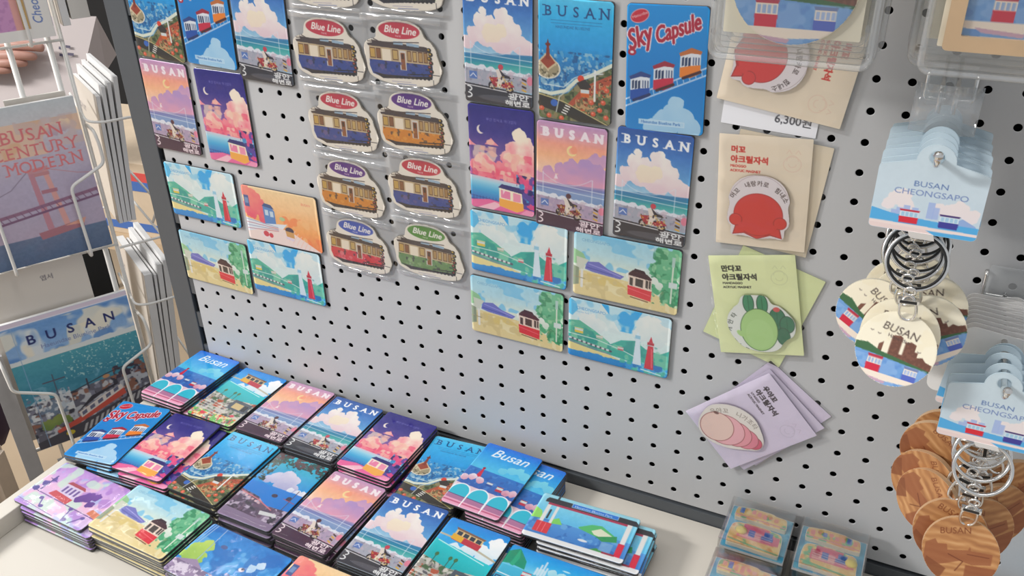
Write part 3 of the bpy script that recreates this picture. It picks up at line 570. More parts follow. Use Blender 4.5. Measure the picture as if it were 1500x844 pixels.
def art_tram(oval, body, trim):
    c = Cv(86, 62, 2.2, '#efe6d8')
    X = lambda x: (x * .965) + 43; Y = lambda z: 31 - z
    c.ell(X(-1.5), Y(21.5), 22.5, 7.8, oval)
    c.text('Blue Line', X(-19), Y(19.3), 9.4, '#f6efe8', shear=.3, fat=.25, rot=-.03); c.text('PARK', X(-6), Y(15.3), 2.6, '#f2dede')
    P = lambda pts: [(X(a), Y(b)) for a, b in pts]
    c.poly(P([(-37.5, 1), (34, -1), (33.5, -20), (-22, -25), (-36, -21.5), (-39, -14)]), body)
    c.poly(P([(-37.5, 7), (-10, 9), (24, 8), (33, 5), (34, -8), (-38.5, -8)]), '#c9b18c')
    c.poly(P([(-40, 7), (-34, 8), (-34, 10.5), (28, 8.5), (33, 5), (33, 3.4), (-39, 5)]), '#4a3c3a'); c.poly(P([(-9, 8.2), (2, 8.2), (2, 11.5), (-9, 11)]), '#9fb8cc'); c.poly(P([(6, 8), (20, 7.4), (20, 10), (6, 10.8)]), '#9fb8cc')
    c.line(P([(-41, 12), (-32, 12), (-24, 9), (20, 12)]), .9, '#4a3c3a'); c.rect(X(-39), Y(13), X(-34), Y(8.5), '#d8cdbc'); c.line(P([(-39, 13), (-34, 13), (-34, 9), (-39, 9), (-39, 13)]), .6, '#4a3c3a')
    for a, b, col in ((-37.5, -31, '#c9a254'), (-30, -24.5, '#8c5a34'), (-11, -4.5, '#c8a868'), (6, 10.5, '#b8935c'), (12, 17, '#c8a868'), (18.4, 23.5, '#b8935c'), (24.6, 29, '#a8804c')):
        c.rect(X(a), Y(3.5), X(b), Y(-6.5), '#6a4632'); c.rect(X(a) + .6, Y(2.6), X(b) - .6, Y(-5.6), col)
    c.rect(X(-23), Y(3), X(-13), Y(-8), '#f0e2cc'); c.rect(X(-3), Y(3), X(4.5), Y(-15.5), '#d8d0c8'); c.rect(X(-1.6), Y(1), X(3.2), Y(-15), '#94562e'); c.rect(X(-.6), Y(0), X(2.2), Y(-5), '#4c3020')
    c.poly(P([(-38.5, -8), (-3, -8), (-3, -21), (-24, -22.5), (-36, -20), (-38.5, -15)]), body); c.poly(P([(4.5, -9), (34, -8.4), (33.5, -19), (4.5, -19)]), body)
    bm_ = c.pmask(P([(-38.5, -8), (34, -8), (33, -20), (-36, -20)])); c.speck(bm_, [trim, '#2c2a38'], 4, 9, .62, .6); c.ell(X(-24), Y(-14), 3, 2.6, trim, .8)
    c.poly(P([(-36, -20), (-22, -21.5), (10, -20.5), (33, -18.5), (33, -21.5), (0, -23.5), (-24, -25.5)]), '#2c2830')
    for k in range(9): c.ell(X(-8 + k * 4.6), Y(-22.5 + k * .15), 1.6, 1.4, '#1f1c22')
    for k in range(7): c.ell(X(31 + (k % 2) * 1.5), Y(6 - k * 4), 2.4, 2.0, '#2a241e'); c.ell(X(30.4 + (k % 2) * 1.5), Y(6.3 - k * 4), 1.2, .9, '#c8a03c' if k < 3 else '#a84a48')
    c.line(P([(34, -17), (41, -17)]), .7, '#2c2830'); c.line(P([(34, -22), (34, -27)]), .6, '#2c2830'); c.line(P([(8, -19), (30, -17)]), 1, '#1f1c22')
    c.line(P([(-14, -27.2), (8, -26.5)]), .5, '#a8a0b8'); c.line(P([(-8, -29), (14, -28.3)]), .6, '#7c88b8')
    return c
TRAM_OUT = [(-43.6, 7.0), (-38.3, 11.0), (-29.4, 12.7), (-28.4, 20), (-26, 25), (-21.1, 28.0), (-12, 30.6), (-1.8, 31.0), (10.9, 30.6), (20.6, 27.0), (24.7, 22.1), (27.0, 16.1), (33.0, 13.6), (36.3, 9.4), (38.8, 6.4), (39.8, 0.2), (42.4, -5.8), (44.6, -13.5), (41.6, -18.7), (39.4, -24.6), (31.7, -28.0), (22.2, -29.9), (-6.3, -31.0), (-25.4, -28.9), (-38.7, -24.3), (-42.1, -19), (-42.7, -9.2), (-44.6, -1.2)]
TRAM_OUT = [(x * .965, z) for x, z in TRAM_OUT]
def dense(o, n=3):
    """Chaikin smoothing"""
    for _ in range(n):
        q = []
        for i in range(len(o)):
            a = o[i]; b = o[(i + 1) % len(o)]
            q.append((a[0] * .75 + b[0] * .25, a[1] * .75 + b[1] * .25)); q.append((a[0] * .25 + b[0] * .75, a[1] * .25 + b[1] * .75))
        o = q
    return o
TRAM_OUT = dense(TRAM_OUT, 1)

def art_century():
    c = Cv(165, 208, 1.3); c.grad([(0, '#cdd2d4'), (30, '#d6d0d2'), (55, '#cabfcc'), (100, '#bdb2c8'), (172, '#bfaec0')], nz=.05)
    c.speck(c.rm(0, 22, 165, 66), ['#f3c9a8', '#e8b890'], 26, 7, .52, .8); c.speck(c.rm(90, 20, 165, 60), ['#d8c0bc'], 14, 9, .5, .7); c.cloud([(132, 36, 9), (146, 34, 8)], '#f6d8b8', '#c0a8b8', 3, wob=3)
    c.grad([(170, '#6f7f9a'), (208, '#566a88')], y0=172, nz=.06)
    c.X = c.X - 26
    c.poly([(64, 86), (70, 85), (76, 168), (68, 168)], '#c88c98'); c.poly([(80, 84), (86, 84), (96, 166), (89, 168)], '#e4a8a0'); c.rect(70, 88, 88, 93, '#c88c90'); c.rect(73, 112, 92, 117, '#b87c88'); c.poly([(64, 82), (88, 81), (88, 87), (64, 88)], '#cf949a')
    c.poly([(56, 168), (110, 162), (112, 172), (58, 178)], '#b47880'); c.poly([(88, 166), (116, 160), (112, 168)], '#e8a890')
    c.line([(-30, 143), (60, 134), (165, 122)], 4.5, '#9a6f88'); c.line([(-30, 152), (60, 142), (165, 131)], 3, '#845e7c')
    for k in range(-3, 17): c.line([(k * 8.5, 139 - k * .9), (k * 8.5 + 4, 147 - k * .9)], 1.0, '#8a6480')
    c.line([(64, 84), (40, 104), (0, 118)], 1.0, '#8e7f94'); c.line([(84, 84), (120, 98), (165, 108)], 1.0, '#c8929c')
    c.X = c.X + 26
    c.letters('BUSAN', 76, 134, 45, 22, '#e07a7c', serif=2.0, fat=.15); c.letters('CENTURY', 62, 150, 65, 21, '#e07a7c', serif=1.7, fat=.1, sx=.9); c.letters('MODERN', 74, 150, 85, 21, '#e07a7c', serif=1.7, fat=.1, sx=.9)
    return c
def art_busan_cover():
    c = Cv(165, 208, 1.3); c.grad([(0, '#a9c4e4'), (12, '#6f9fd8'), (60, '#9dc0e8')], nz=.05); c.rect(0, 0, 165, 7, '#e2d4e4'); c.line([(0, 7), (165, 7)], 1.2, '#f6f2fa')
    c.speck(c.rm(0, 10, 165, 64), ['#eef0ee', '#f4ecd8', '#5f90d0'], 30, 15, .56, .85); c.grad([(56, '#dfe6ea'), (66, '#e6ebe8')], y0=58, y1=70, wob=4); c.speck(c.rm(30, 30, 165, 58), ['#f3ead2'], 22, 5, .5, .8)
    c.grad([(66, '#56a6b6'), (110, '#4590a8'), (150, '#5f9cb8')], y0=66, nz=.05); c.speck(c.rm(60, 66, 165, 112), ['#bfe2e0'], 2.6, 6, .68, .8); c.speck(c.rm(0, 108, 165, 150), ['#7fb8d0', '#3f88a0'], 9, 6, .6, .6)
    c.poly([(0, 132), (60, 130), (165, 124), (165, 208), (0, 208)], '#6a6a78'); tm = c.pmask([(0, 132), (60, 130), (165, 124), (165, 208), (0, 208)])
    c.speck(tm, ['#3c3c48', '#8c8ea0', '#9a6a58', '#c8ccd4'], 8, 16, .58, .9); c.speck(c.rm(0, 120, 60, 160), ['#c8d4e0', '#7488a0', '#e4e8ec'], 6, 17, .55, .9)
    c.line([(44, 94), (44, 140)], 1.4, '#5c5c6c'); c.line([(30, 104), (58, 104)], 2, '#5c5c6c'); c.line([(84, 118), (84, 134)], 2.4, '#4a4a5a'); c.speck(c.rm(120, 112, 165, 134), ['#4a4454', '#8a6058'], 7, 6, .5); c.line([(60, 132), (110, 120), (140, 116)], 1.6, '#3c4450'); c.ell(110, 124, 5, 3, '#c8946c')
    c.cloud([(20, 172, 9), (34, 168, 8), (46, 172, 6)], '#93a058', '#6c8848', 4, wob=3)
    c.poly([(28, 186), (60, 176), (100, 160), (128, 150), (130, 162), (64, 184), (30, 192)], '#d05a4c'); c.poly([(62, 168), (98, 153), (126, 144), (128, 152), (64, 178)], '#e4dcd8'); c.poly([(62, 166), (96, 150), (124, 142), (120, 140), (84, 148)], '#3c3a44')
    for k in range(5): c.poly([(66 + k * 12, 169 - k * 5), (73 + k * 12, 166 - k * 5), (73 + k * 12, 172 - k * 5), (66 + k * 12, 175 - k * 5)], '#6a6e88')
    c.poly([(0, 196), (60, 186), (165, 158), (165, 208), (0, 208)], '#4c4a54')
    for k in range(12): c.poly([(66 + k * 8, 190 - k * 2.4), (70 + k * 8, 189 - k * 2.4), (64 + k * 8, 202 - k * 2.4), (60 + k * 8, 203 - k * 2.4)], '#b8b8bc')
    c.ell(44, 196, 6, 4, '#d8c23c')
    c.letters('BUSAN', 33, 134, 39, 20, '#27306c', fat=.4); c.text('Haeundae Blueline Park', 42, 50, 9.6, '#7a88b8'); c.line([(14, 8), (14, 208)], .8, '#8fb0d4')
    return c
def art_flowers():
    c = Cv(165, 208, 1.2, '#ece8e2'); c.grad([(0, '#6a6a9c'), (200, '#3c3c6c')], y0=0, y1=196, nz=.1)
    c.speck(c.rm(0, 0, 110, 196), ['#f0c8e0', '#d8a0cc', '#2c2c5c', '#8a7ab8'], 16, 5, .6, .9); c.rect(96, 0, 128, 196, '#cf96c4'); c.speck(c.rm(96, 0, 128, 196), ['#b47cb0'], 4, 5, .55, .5); c.rect(124, 0, 132, 196, '#e0a49c'); c.rect(132, 0, 140, 196, '#c8a468'); c.rect(140, 0, 165, 208, '#ece8e2'); c.rect(0, 196, 165, 208, '#ece8e2')
    c.text('Cheongsapo', 155, 192, 15, '#3f64b4', rot=PI / 2, shear=.2, sx=.85)
    return c
def art_scene(w_=90, h_=90, frame=False):
    """painted shore with two capsules on rails in front of brown towers"""
    c = Cv(w_, h_, 1.8, '#f3ead2'); s = w_ / 90.0; k = lambda v: v * s
    c.speck(c.rm(0, 0, w_, h_), ['#efe3c4'], 12 * s, 4, .6, .5)
    bs = [(26, 44), (31, 40), (31, 56), (38, 56), (38, 30), (46, 28), (50, 30), (50, 50), (54, 50), (54, 34), (60, 32), (66, 34), (66, 42), (70, 42), (70, 48), (76, 46), (80, 50), (88, 52), (88, 62), (26, 62)]
    c.poly([(k(a), k(b)) for a, b in bs], '#6e4638'); c.speck(c.pmask([(k(a), k(b)) for a, b in bs]), ['#8a5a48'], 2.5 * s, 8, .5, .5)
    c.poly([(0, k(48)), (k(14), k(46)), (k(30), k(52)), (k(90), k(60)), (k(90), k(64)), (0, k(60))], '#3f6a44')
    c.poly([(0, k(56)), (k(20), k(57)), (k(90), k(62)), (k(90), k(90)), (0, k(90))], '#6f9fd6'); c.speck(c.rm(0, k(60), w_, h_), ['#5f8ccc', '#8fb4e0'], 9 * s, 5, .55, .6)
    c.car(k(19), k(58), k(16), k(20), '#cf2440', '#b83048', win='#9cb4d8', frame='#f4e4d0'); c.car(k(61), k(61), k(15), k(18), '#5468c0', '#7484b0', win='#a8bce0', frame='#f4e4d0')
    c.poly([(0, k(78)), (k(90), k(78)), (k(90), k(82)), (k(40), k(86)), (0, k(84))], '#f1e2d2'); c.poly([(k(8), k(83)), (k(46), k(86)), (k(44), k(89)), (k(14), k(87))], '#c8a4b8')
    return c
def art_disc():
    c = art_scene(51, 51); c.text('BUSAN', 25, 15.5, 7.6, '#4a3c38', anchor='c', shear=.1, rot=-.12); c.text('Haeundae', 25.5, 19.5, 3.6, '#4a3c38', anchor='c', rot=-.12)
    for x, y in ((8, 17), (13, 18), (40, 23)): c.line([(x - 1, y), (x, y + .6), (x + 1, y)], .4, '#5a4c48')
    return c
def art_wood(seed=0):
    c = Cv(51, 51, 2.2); t = vnoise(c.X * .22 + seed * 5, c.Y, 3.4, 20 + seed, 3) + .25 * np.sin(c.Y * 1.1 + vnoise(c.X, c.Y, 16, seed) * 9)
    c.A = c.ramp(np.clip(t, 0, 1), [(0, '#9c673e'), (.4, '#ae7848'), (.7, '#bb8654'), (1, '#ca9866')])
    c.text('BUSAN', 20, 13, 6.6, '#7a3f1f', anchor='c', shear=.1, rot=.25 if seed % 2 else -.12)
    c.poly([(2, 24), (8, 20), (10, 23), (16, 22), (17, 26), (30, 23), (31, 20), (32, 23), (46, 22), (46, 30), (34, 33), (26, 32), (18, 36), (8, 40), (2, 38)], '#8f5230', .8)
    c.poly([(4, 34), (18, 40), (14, 50), (2, 44)], '#7c4424', .8); c.poly([(30, 34), (50, 32), (50, 44), (34, 50), (30, 48)], '#8a4c2b', .8); c.line([(18, 29), (28, 32), (24, 40)], .7, '#6e371c'); c.line([(30, 26), (44, 25)], .6, '#6e371c')
    return c
KC_OUT = None
def art_keycard():
    c = Cv(64, 60, 2.2); c.grad([(0, '#cadbe4'), (30, '#d0e0ea'), (60, '#cbdfec')], nz=.02)
    c.cloud([(14, 38, 5), (18, 35, 4), (10, 42, 4), (20, 42, 5), (46, 42, 5), (52, 40, 5), (40, 42, 4), (58, 44, 5)], '#f3e9e6', '#f0e6e8', 4, wob=1.5, base=50)
    for x, y, h in ((12, 46, 5), (15, 44, 7), (19, 42, 8), (24, 43, 7), (33, 38, 11), (36, 41, 8)): c.rect(x, y, x + 4, y + h, '#a9bdea', .9)
    c.poly([(48, 50), (54, 46), (62, 50), (64, 54), (46, 54)], '#98b4e4'); c.poly([(0, 46), (12, 48.5), (30, 50), (48, 51), (64, 51), (64, 60), (0, 60)], '#56b2ea'); c.poly([(0, 54.5), (64, 55.2), (64, 57), (30, 57.4), (0, 58)], '#f6e4e0'); c.poly([(0, 56.5), (34, 57), (40, 60), (0, 60)], '#f2dcd8')
    c.car(17.5, 44.5, 11, 9.6, '#e0283c', '#c8384c', win='#a8d0ea', frame='#dceaf4'); c.car(41, 44.5, 11, 9.6, '#3f3f9c', '#54407c', win='#a8d0ea', frame='#dceaf4')
    c.text('BUSAN', 32, 28.5, 5.2, '#5d7ab0', anchor='c', sx=1.25); c.text('CHEONGSAPO', 33, 34.5, 5.6, '#6f86bc', anchor='c', sx=1.15)
    return c
def keycard_outline():
    o = []; W, H = 32, 22
    for a in range(0, 91, 30): o.append((W - 2.5 + 2.5 * math.cos(math.radians(a)), 14 - 2.5 + 2.5 * math.sin(math.radians(a))))
    for a in range(0, 181, 12): o.append((11.5 * math.cos(math.radians(a)), 18.5 + 11.5 * math.sin(math.radians(a))))
    for a in range(90, 181, 30): o.append((-W + 2.5 + 2.5 * math.cos(math.radians(a)), 14 - 2.5 + 2.5 * math.sin(math.radians(a))))
    for a in range(180, 271, 30): o.append((-W + 2.5 + 2.5 * math.cos(math.radians(a)), -30 + 2.5 + 2.5 * math.sin(math.radians(a))))
    for a in range(270, 361, 30): o.append((W - 2.5 + 2.5 * math.cos(math.radians(a)), -30 + 2.5 + 2.5 * math.sin(math.radians(a))))
    return o
def arc_text(c, t, cx, cy, r, size, col, a0, a1, fat=.1):
    n = len(t)
    for i, ch in enumerate(t):
        a = math.radians(a0 + (a1 - a0) * i / (n - 1)); x = cx + r * math.cos(a); y = cy - r * math.sin(a)
        if ch != ' ': c.text(ch, x, y, size, col, rot=a - PI / 2, anchor='c', fat=fat)
def art_red():
    c = Cv(54, 60, 2.2, '#efe6e8'); c.arcl(27, 30, 25.5, 28, .5, '#c9b8bc', 20, 160)
    arc_text(c, '머꼬 내랑카로 힘내소', 27, 34, 23.2, 5.2, '#5a4a48', 150, 30)
    c.poly([(6, 57), (9, 45), (45, 45), (48, 57), (38, 55), (27, 59.5), (16, 55)], '#b02f2c'); c.poly([(7.2, 56), (10, 45), (44, 45), (46.8, 56), (38, 54), (27, 58.5), (16, 54)], '#e03e38')
    c.ell(27, 37, 20.6, 19.4, '#b02f2c'); c.ell(27, 37, 20, 18.8, '#e03e38')
    for x in (8.5, 45.5): c.ell(x, 43, 5.6, 5.6, '#b02f2c'); c.ell(x, 43, 5, 5, '#e03e38')
    c.poly([(10, 45), (44, 45), (42, 53), (12, 53)], '#e03e38')
    return c
def art_green():
    c = Cv(62, 60, 2.2, '#eef0ea'); 
    for cx, cy, rx, ry in ((22, 9, 4.4, 9), (34, 10, 4.4, 9), (46, 26, 7, 12), (54, 30, 6, 8)): c.ell(cx, cy, rx + .7, ry + .7, '#24503c'); c.ell(cx, cy, rx, ry, '#3f9468' if rx < 5 else '#35805c'); c.line([(cx, cy - ry + 2), (cx, cy + ry - 2)], .6, '#2c6a4c')
    c.ell(50, 42, 6, 9, '#24503c'); c.ell(50, 42, 5.4, 8.4, '#2f7654'); c.ell(46, 15, 3, 2.4, '#e0605c')
    c.ell(29, 36, 16.8, 21.8, '#4c7a44'); c.ell(29, 36, 16.1, 21.1, '#b4dc8c'); c.ell(29, 40, 12, 15, '#bde296', .6); c.ell(12, 40, 4, 2.4, '#b4dc8c', rot=.8)
    arc_text(c, '만다꼬', 26, 36, 21.5, 5.2, '#3c4a40', 245, 212); arc_text(c, '개안타', 26, 36, 21.5, 5.2, '#3c4a40', 180, 142)
    return c
def art_pink():
    c = Cv(66, 54, 2.2, '#f3ece4'); arc_text(c, '우야꼬 니가조타', 32, 44, 33, 6.2, '#a89a90', 128, 56)
    for cx, cy, rx, ry, col in ((56, 34, 8, 7, '#e0607c'), (48, 33, 12, 11, '#ee8ca0'), (38, 32, 15, 14, '#f4a4b0'), (27, 32, 19, 17, '#f8bcc4'), (19, 32, 16, 16.4, '#f8d8cc')):
        c.ell(cx, cy, rx + .7, ry + .7, '#a85a5c'); c.ell(cx, cy, rx, ry, col)
    c.ell(14, 16.5, 2.6, 1.6, '#7a4c44')
    return c
def title_card(col, tcol, l1, l2, l3):
    c = Cv(75, 99, 2, col); c.speck(c.rm(0, 0, 75, 99), [tuple(np.clip(hexc(col) * .975, 0, 1))], 14, 3, .5, .5)
    c.text(l1, 10, 15, 6.6, tcol, fat=.35); c.text(l2, 10, 23.5, 6.8, tcol, fat=.35); c.text(l3, 10, 28, 3.0, tcol, fat=.12); c.text('ACRYLIC MAGNET', 10, 32, 3.0, tcol, fat=.12)
    q = tuple(np.clip(hexc(col) * .9 + hexc(tcol) * .08, 0, 1)); c.arcl(60, 22, 7, 6.5, .6, q); c.arcl(60, 19, 4.5, 4.5, .6, q, 0, 180); c.arcl(60, 22, 3, 2.5, .6, q, 180, 360); c.line([(55, 13), (57, 10), (59, 13)], .6, q); c.line([(62, 13), (64, 10), (66, 13)], .6, q)
    return c
def art_price():
    c = Cv(76, 46, 2, '#e9e9ee'); c.text('머꼬 아크릴자석', 6, 12, 6.5, '#8a8a90'); c.text('6,300원', 42, 38, 9.5, '#4a4a50', fat=.15); return c
def art_village(seed):
    """back card of the boxes: sea blue"""
    c = Cv(58, 58, 1.6, '#3fb4dc'); c.grad([(0, '#5cbcdc'), (58, '#2ea4d0')]); c.speck(c.rm(0, 0, 58, 58), ['#7fd0e8', '#2890c0'], 9, 3 + seed, .58, .6); return c
def art_village_piece(seed, front):
    c = Cv(50, 32 if front else 18, 1.8, '#f2c878'); H = c.h; rs = random.Random(seed)
    c.speck(c.rm(0, 0, 50, H), ['#f8dc98', '#6cc08c', '#eea860'], 8, seed, .58)
    if front: c.Y = c.Y - 2
    if front:
        c.rect(12, 0, 36, 6, '#e0507a'); c.rect(8, 6, 43, 19, '#ea7088'); c.rect(10, 12, 30, 18, '#f8b0a8')
        for x, y, w_, h_, col in ((18, 6, 6, 5, '#3c74c8'), (18, 11, 6, 4, '#3468bc'), (32, 3, 8, 6, '#3c74c8'), (30, 9, 11, 5, '#2f68c0'), (24, 7, 6, 4, '#f2a4ac'), (42, 6, 5, 12, '#e07088'), (10, 9, 6, 6, '#d8707c')): c.rect(x, y, x + w_, y + h_, col)
        for k in range(3): c.line([(10, 8 + k * 3), (40, 10 + k * 3)], .5, '#f8e4e0')
        c.line([(2, 24), (20, 26), (48, 28)], 2.0, '#4cb884'); c.Y = c.Y + 2
    else:
        for k in range(8): c.rect(4 + k * 5.5, 2 + rs.random() * 4, 8 + k * 5.5, 8 + rs.random() * 5, rs.choice(['#f09a84', '#f4b4a0', '#5c84d0', '#f0908c', '#f4d890']))
        c.line([(0, 14), (50, 15)], 1.4, '#e88c9c')
    return c
# ------------------------------------------------------------------ materials
M_board = mat_basic('powder_coated_steel', (0.47, 0.47, 0.475), 0.42, noise_amt=.02, nscale=400, spec=.5)
M_steel = mat_basic('dark_grey_steel', (0.075, 0.083, 0.092), 0.4, noise_amt=.05)
M_black = mat_basic('black_recess', (0.008, 0.008, 0.009), 0.8)
M_tray = mat_basic('cream_laminate', (0.64, 0.595, 0.525), 0.38, noise_amt=.02, nscale=12)
M_mag = mat_basic('magnet_body', (0.045, 0.043, 0.045), 0.35)
M_magl = mat_basic('pale_magnet_body', (0.30, 0.27, 0.23), 0.4)
M_face = mat_print('resin_printed_face', .22, .35, bump=.03)
M_paper = mat_print('printed_paper', .55, .12)
M_acr = mat_print('printed_acrylic', .25, .5)
M_woodp = mat_print('engraved_wood', .5, .05)
M_sleeve = mat_clear('clear_sleeve_film', .10, (1, 1, 1), .09, haze=.01, bump=.3)
M_sleeve2 = mat_clear('clear_bag_film', .25, (1, 1, 1), .12, haze=.02, bump=.8)
M_case = mat_clear('clear_case_plastic', .6, (.96, .97, .97), .08, haze=.34, bump=.3)
M_seal = mat_clear('sealed_film_edge', .8, (1, 1, 1), .10, haze=.16, bump=.6)
M_acrclear = mat_clear('clear_acrylic', .2, (1, 1, 1), .04, haze=.0)
M_edge = mat_basic('paper_white', (0.72, 0.71, 0.70), 0.7, noise_amt=.03)
M_paperw = mat_basic('warm_white_board', (0.70, 0.67, 0.62), 0.7, noise_amt=.04)
M_wire = mat_basic('white_coated_wire', (0.80, 0.78, 0.74), 0.4)
M_chrome = mat_basic('polished_steel', (0.80, 0.79, 0.77), 0.18, metal=1.0, noise_amt=.08, nscale=200)
M_dark = mat_basic('black_enamel', (0.01, 0.01, 0.01), 0.3)
M_cream = mat_basic('cream_acrylic', (0.80, 0.74, 0.58), 0.35, noise_amt=.02)
M_woode = mat_basic('turned_wood_edge', (0.62, 0.40, 0.23), 0.5, noise_amt=.25, nscale=90)
M_blueac = mat_basic('pale_blue_card', (0.55, 0.68, 0.75), 0.35, noise_amt=.02)
M_wht = mat_basic('white_card', (0.90, 0.88, 0.86), 0.5, noise_amt=.02)
M_beige = mat_basic('beige_card_stock', (0.90, 0.78, 0.60), 0.6, noise_amt=.02)
M_greenc = mat_basic('lime_card_stock', (0.84, 0.90, 0.50), 0.6, noise_amt=.02)
M_lilac = mat_basic('lilac_card_stock', (0.76, 0.68, 0.82), 0.6, noise_amt=.02)

# ------------------------------------------------------------------ the display unit: pegboard, upright, skirting, tray
P = 0.025
def pegboard():
    bm = bmesh.new(); x0, x1 = -0.0130, 41.5 * P; z0, z1 = -0.1146, 20.5 * P
    cols = range(0, 42); rows = range(-4, 21); n = 16; r = 0.00305; d = 0.0011
    grid = {}
    def V(x, y, z):
        k = (round(x * 1e6), round(y * 1e6), round(z * 1e6))
        if k not in grid: grid[k] = bm.verts.new((x, y, z))
        return grid[k]
    sq = []
    for k in range(n):
        a = 2 * PI * k / n; c, s = math.cos(a), math.sin(a); m = max(abs(c), abs(s)); sq.append((c / m * P / 2, s / m * P / 2))
    for i in cols:
        for j in rows:
            cx, cz = i * P, j * P; o = []; a_ = []; b_ = []; e_ = []
            for k in range(n):
                an = 2 * PI * k / n; o.append(V(cx + sq[k][0], 0, cz + sq[k][1]))
                a_.append(bm.verts.new((cx + (r + .00035) * math.cos(an), 0, cz + (r + .00035) * math.sin(an))))
                b_.append(bm.verts.new((cx + r * math.cos(an), .0003, cz + r * math.sin(an)))); e_.append(bm.verts.new((cx + r * math.cos(an), d, cz + r * math.sin(an))))
            for k in range(n):
                q = (k + 1) % n
                bm.faces.new((o[k], o[q], a_[q], a_[k])); bm.faces.new((a_[k], a_[q], b_[q], b_[k])); bm.faces.new((b_[k], b_[q], e_[q], e_[k]))
    def quad(xa, xb, za, zb, ya=0, yb=0):
        bm.faces.new([bm.verts.new(p) for p in ((xa, ya, za), (xb, ya, za), (xb, yb, zb), (xa, yb, zb))])
    quad(x0, -P / 2, z0, z1); quad(-P / 2, x1, z0, -4.5 * P)
    quad(x0, x1, z0, z0, 0.012, 0)
    me = bpy.data.meshes.new('pegboard_panel'); bm.to_mesh(me); bm.free(); return me
unit = thing('display_shelving', 'light grey perforated pegboard bay with a dark grey steel upright at its left', 'shelving unit', (0.5, 0.02, -0.6))
def child(name, me, mat, parent):
    o = obj(name, me, mat, parent); o.location = -Vector(parent.location); return o
child('pegboard_panel', pegboard(), M_board, unit)
child('dark_backing', box_mesh('dark_backing', -.02, 1.04, .022, .03, -.6, .52), M_black, unit)  # black sheet added behind the see-through holes to stand for the dark there
child('upright', box_mesh('upright', -.0535, -.0212, -.001, .040, -.6, .6, .0012), M_steel, unit)
bm = bmesh.new(); box(bm, -.0212, -.0130, .004, .040, -.6, .6)
child('slotted_strip', bm, M_black, unit)
for k in range(13):
    z = -.11 + k * .05; child('slot_web', box_mesh('slot_web', -.0213, -.0131, .0005, .004, z, z + .022), M_steel, unit)
child('lower_panel', box_mesh('lower_panel', -.0211, 1.04, -.0015, .012, -.6, -.1185, .0006), M_steel, unit)
tray = thing('display_tray', 'cream laminate shelf tray under the pegboard, holding stacked magnets', 'tray', (0.5, -0.3, -.15))
FL = -.132
child('tray_floor', box_mesh('tray_floor', -.026, 1.04, -.50, -.0025, -.150, FL, .0005), M_tray, tray)
child('side_rim', box_mesh('side_rim', -.026, -.004, -.50, -.0025, FL + .0001, -.1105, .0012), M_tray, tray)
child('front_rim', box_mesh('front_rim', -.003, 1.04, -.50, -.480, FL + .0001, -.1105, .0012), M_tray, tray)
child('support', box_mesh('support', 0.0, 1.0, -.40, -.0025, -.60, -.1502), M_steel, tray)

# ------------------------------------------------------------------ magnets
def wrinkled(name, w_, h_, y, amp, seed, nx=18, nz=26, edge=.0012):
    bm = bmesh.new(); g = []
    for j in range(nz + 1):
        row = []
        for i in range(nx + 1):
            x = (i / nx - .5) * w_; z = (j / nz - .5) * h_; e = min(i, nx - i, j, nz - j)
            dy = -amp * (mnoise.noise(Vector((x * 60 + seed, z * 60, seed * 3.1))) + .5 * mnoise.noise(Vector((x * 170, z * 25 + seed, seed)))) - amp * .3
            if e == 0: dy = edge
            elif e == 1: dy *= 1.3
            row.append(bm.verts.new((x, y + dy, z)))
        g.append(row)
    for j in range(nz):
        for i in range(nx):
            f = bm.faces.new((g[j][i], g[j][i + 1], g[j + 1][i + 1], g[j + 1][i])); f.smooth = True
    me = bpy.data.meshes.new(name); bm.to_mesh(me); bm.free(); return me
T = 0.0032
def mk_magnet(name, cv, outline=None, r=3.0, label='', cat='magnet', sleeve=True, bodymat=None, pad=(1.2, 1.6), sm=None, th=T, fmat=None, bev=1.2, seed=1):
    t = thing(name, label, cat)
    o = outline if outline is not None else rrect(cv.w, cv.h, r)
    fa = face_mesh('printed_face', cv, -th * 1000, 'poly' if outline is not None else 'rrect', r, outline, dome=.45, bevw=bev)
    obj('backing', slab_mesh('backing', [(x / 1000, z / 1000) for x, z in o], 0, -th + .0005), bodymat or M_mag, t)
    obj('printed_face', fa, fmat or M_face, t)
    if sleeve:
        if sm is not None: obj('seal_strip', wrinkled('seal_strip', (cv.w + 2) / 1000, .007, -th - .0016, .0016, seed, 40, 5, edge=.0008), M_seal, t, (0, 0, cv.h / 2000 + .0012)); obj('seal_strip', wrinkled('seal_strip', (cv.w - 6) / 1000, .005, -th - .0014, .0012, seed + 50, 36, 4, edge=.0008), M_seal, t, (0, 0, -cv.h / 2000 - .0008))
        obj('clear_sleeve', wrinkled('clear_sleeve', (cv.w + 2 * pad[0]) / 1000, (cv.h + 2 * pad[1]) / 1000, -th - .0004, .00022 if sm is None else .0007, seed), sm or M_sleeve, t)
    return t
PROTO = {}
ARTS = {'scooter_day': lambda: art_scooter(False), 'scooter_dusk': lambda: art_scooter(True), 'aerial': art_aerial, 'capsule': art_capsule, 'night': art_night, 'arch': art_arch, 'town': art_town, 'trees': art_trees,
        'lighthouse': art_lighthouse, 'beach': art_beach, 'sunset': art_sunset, 'purple': art_purple, 'lime': art_lime, 'window': art_window, 'parasol': art_parasol}
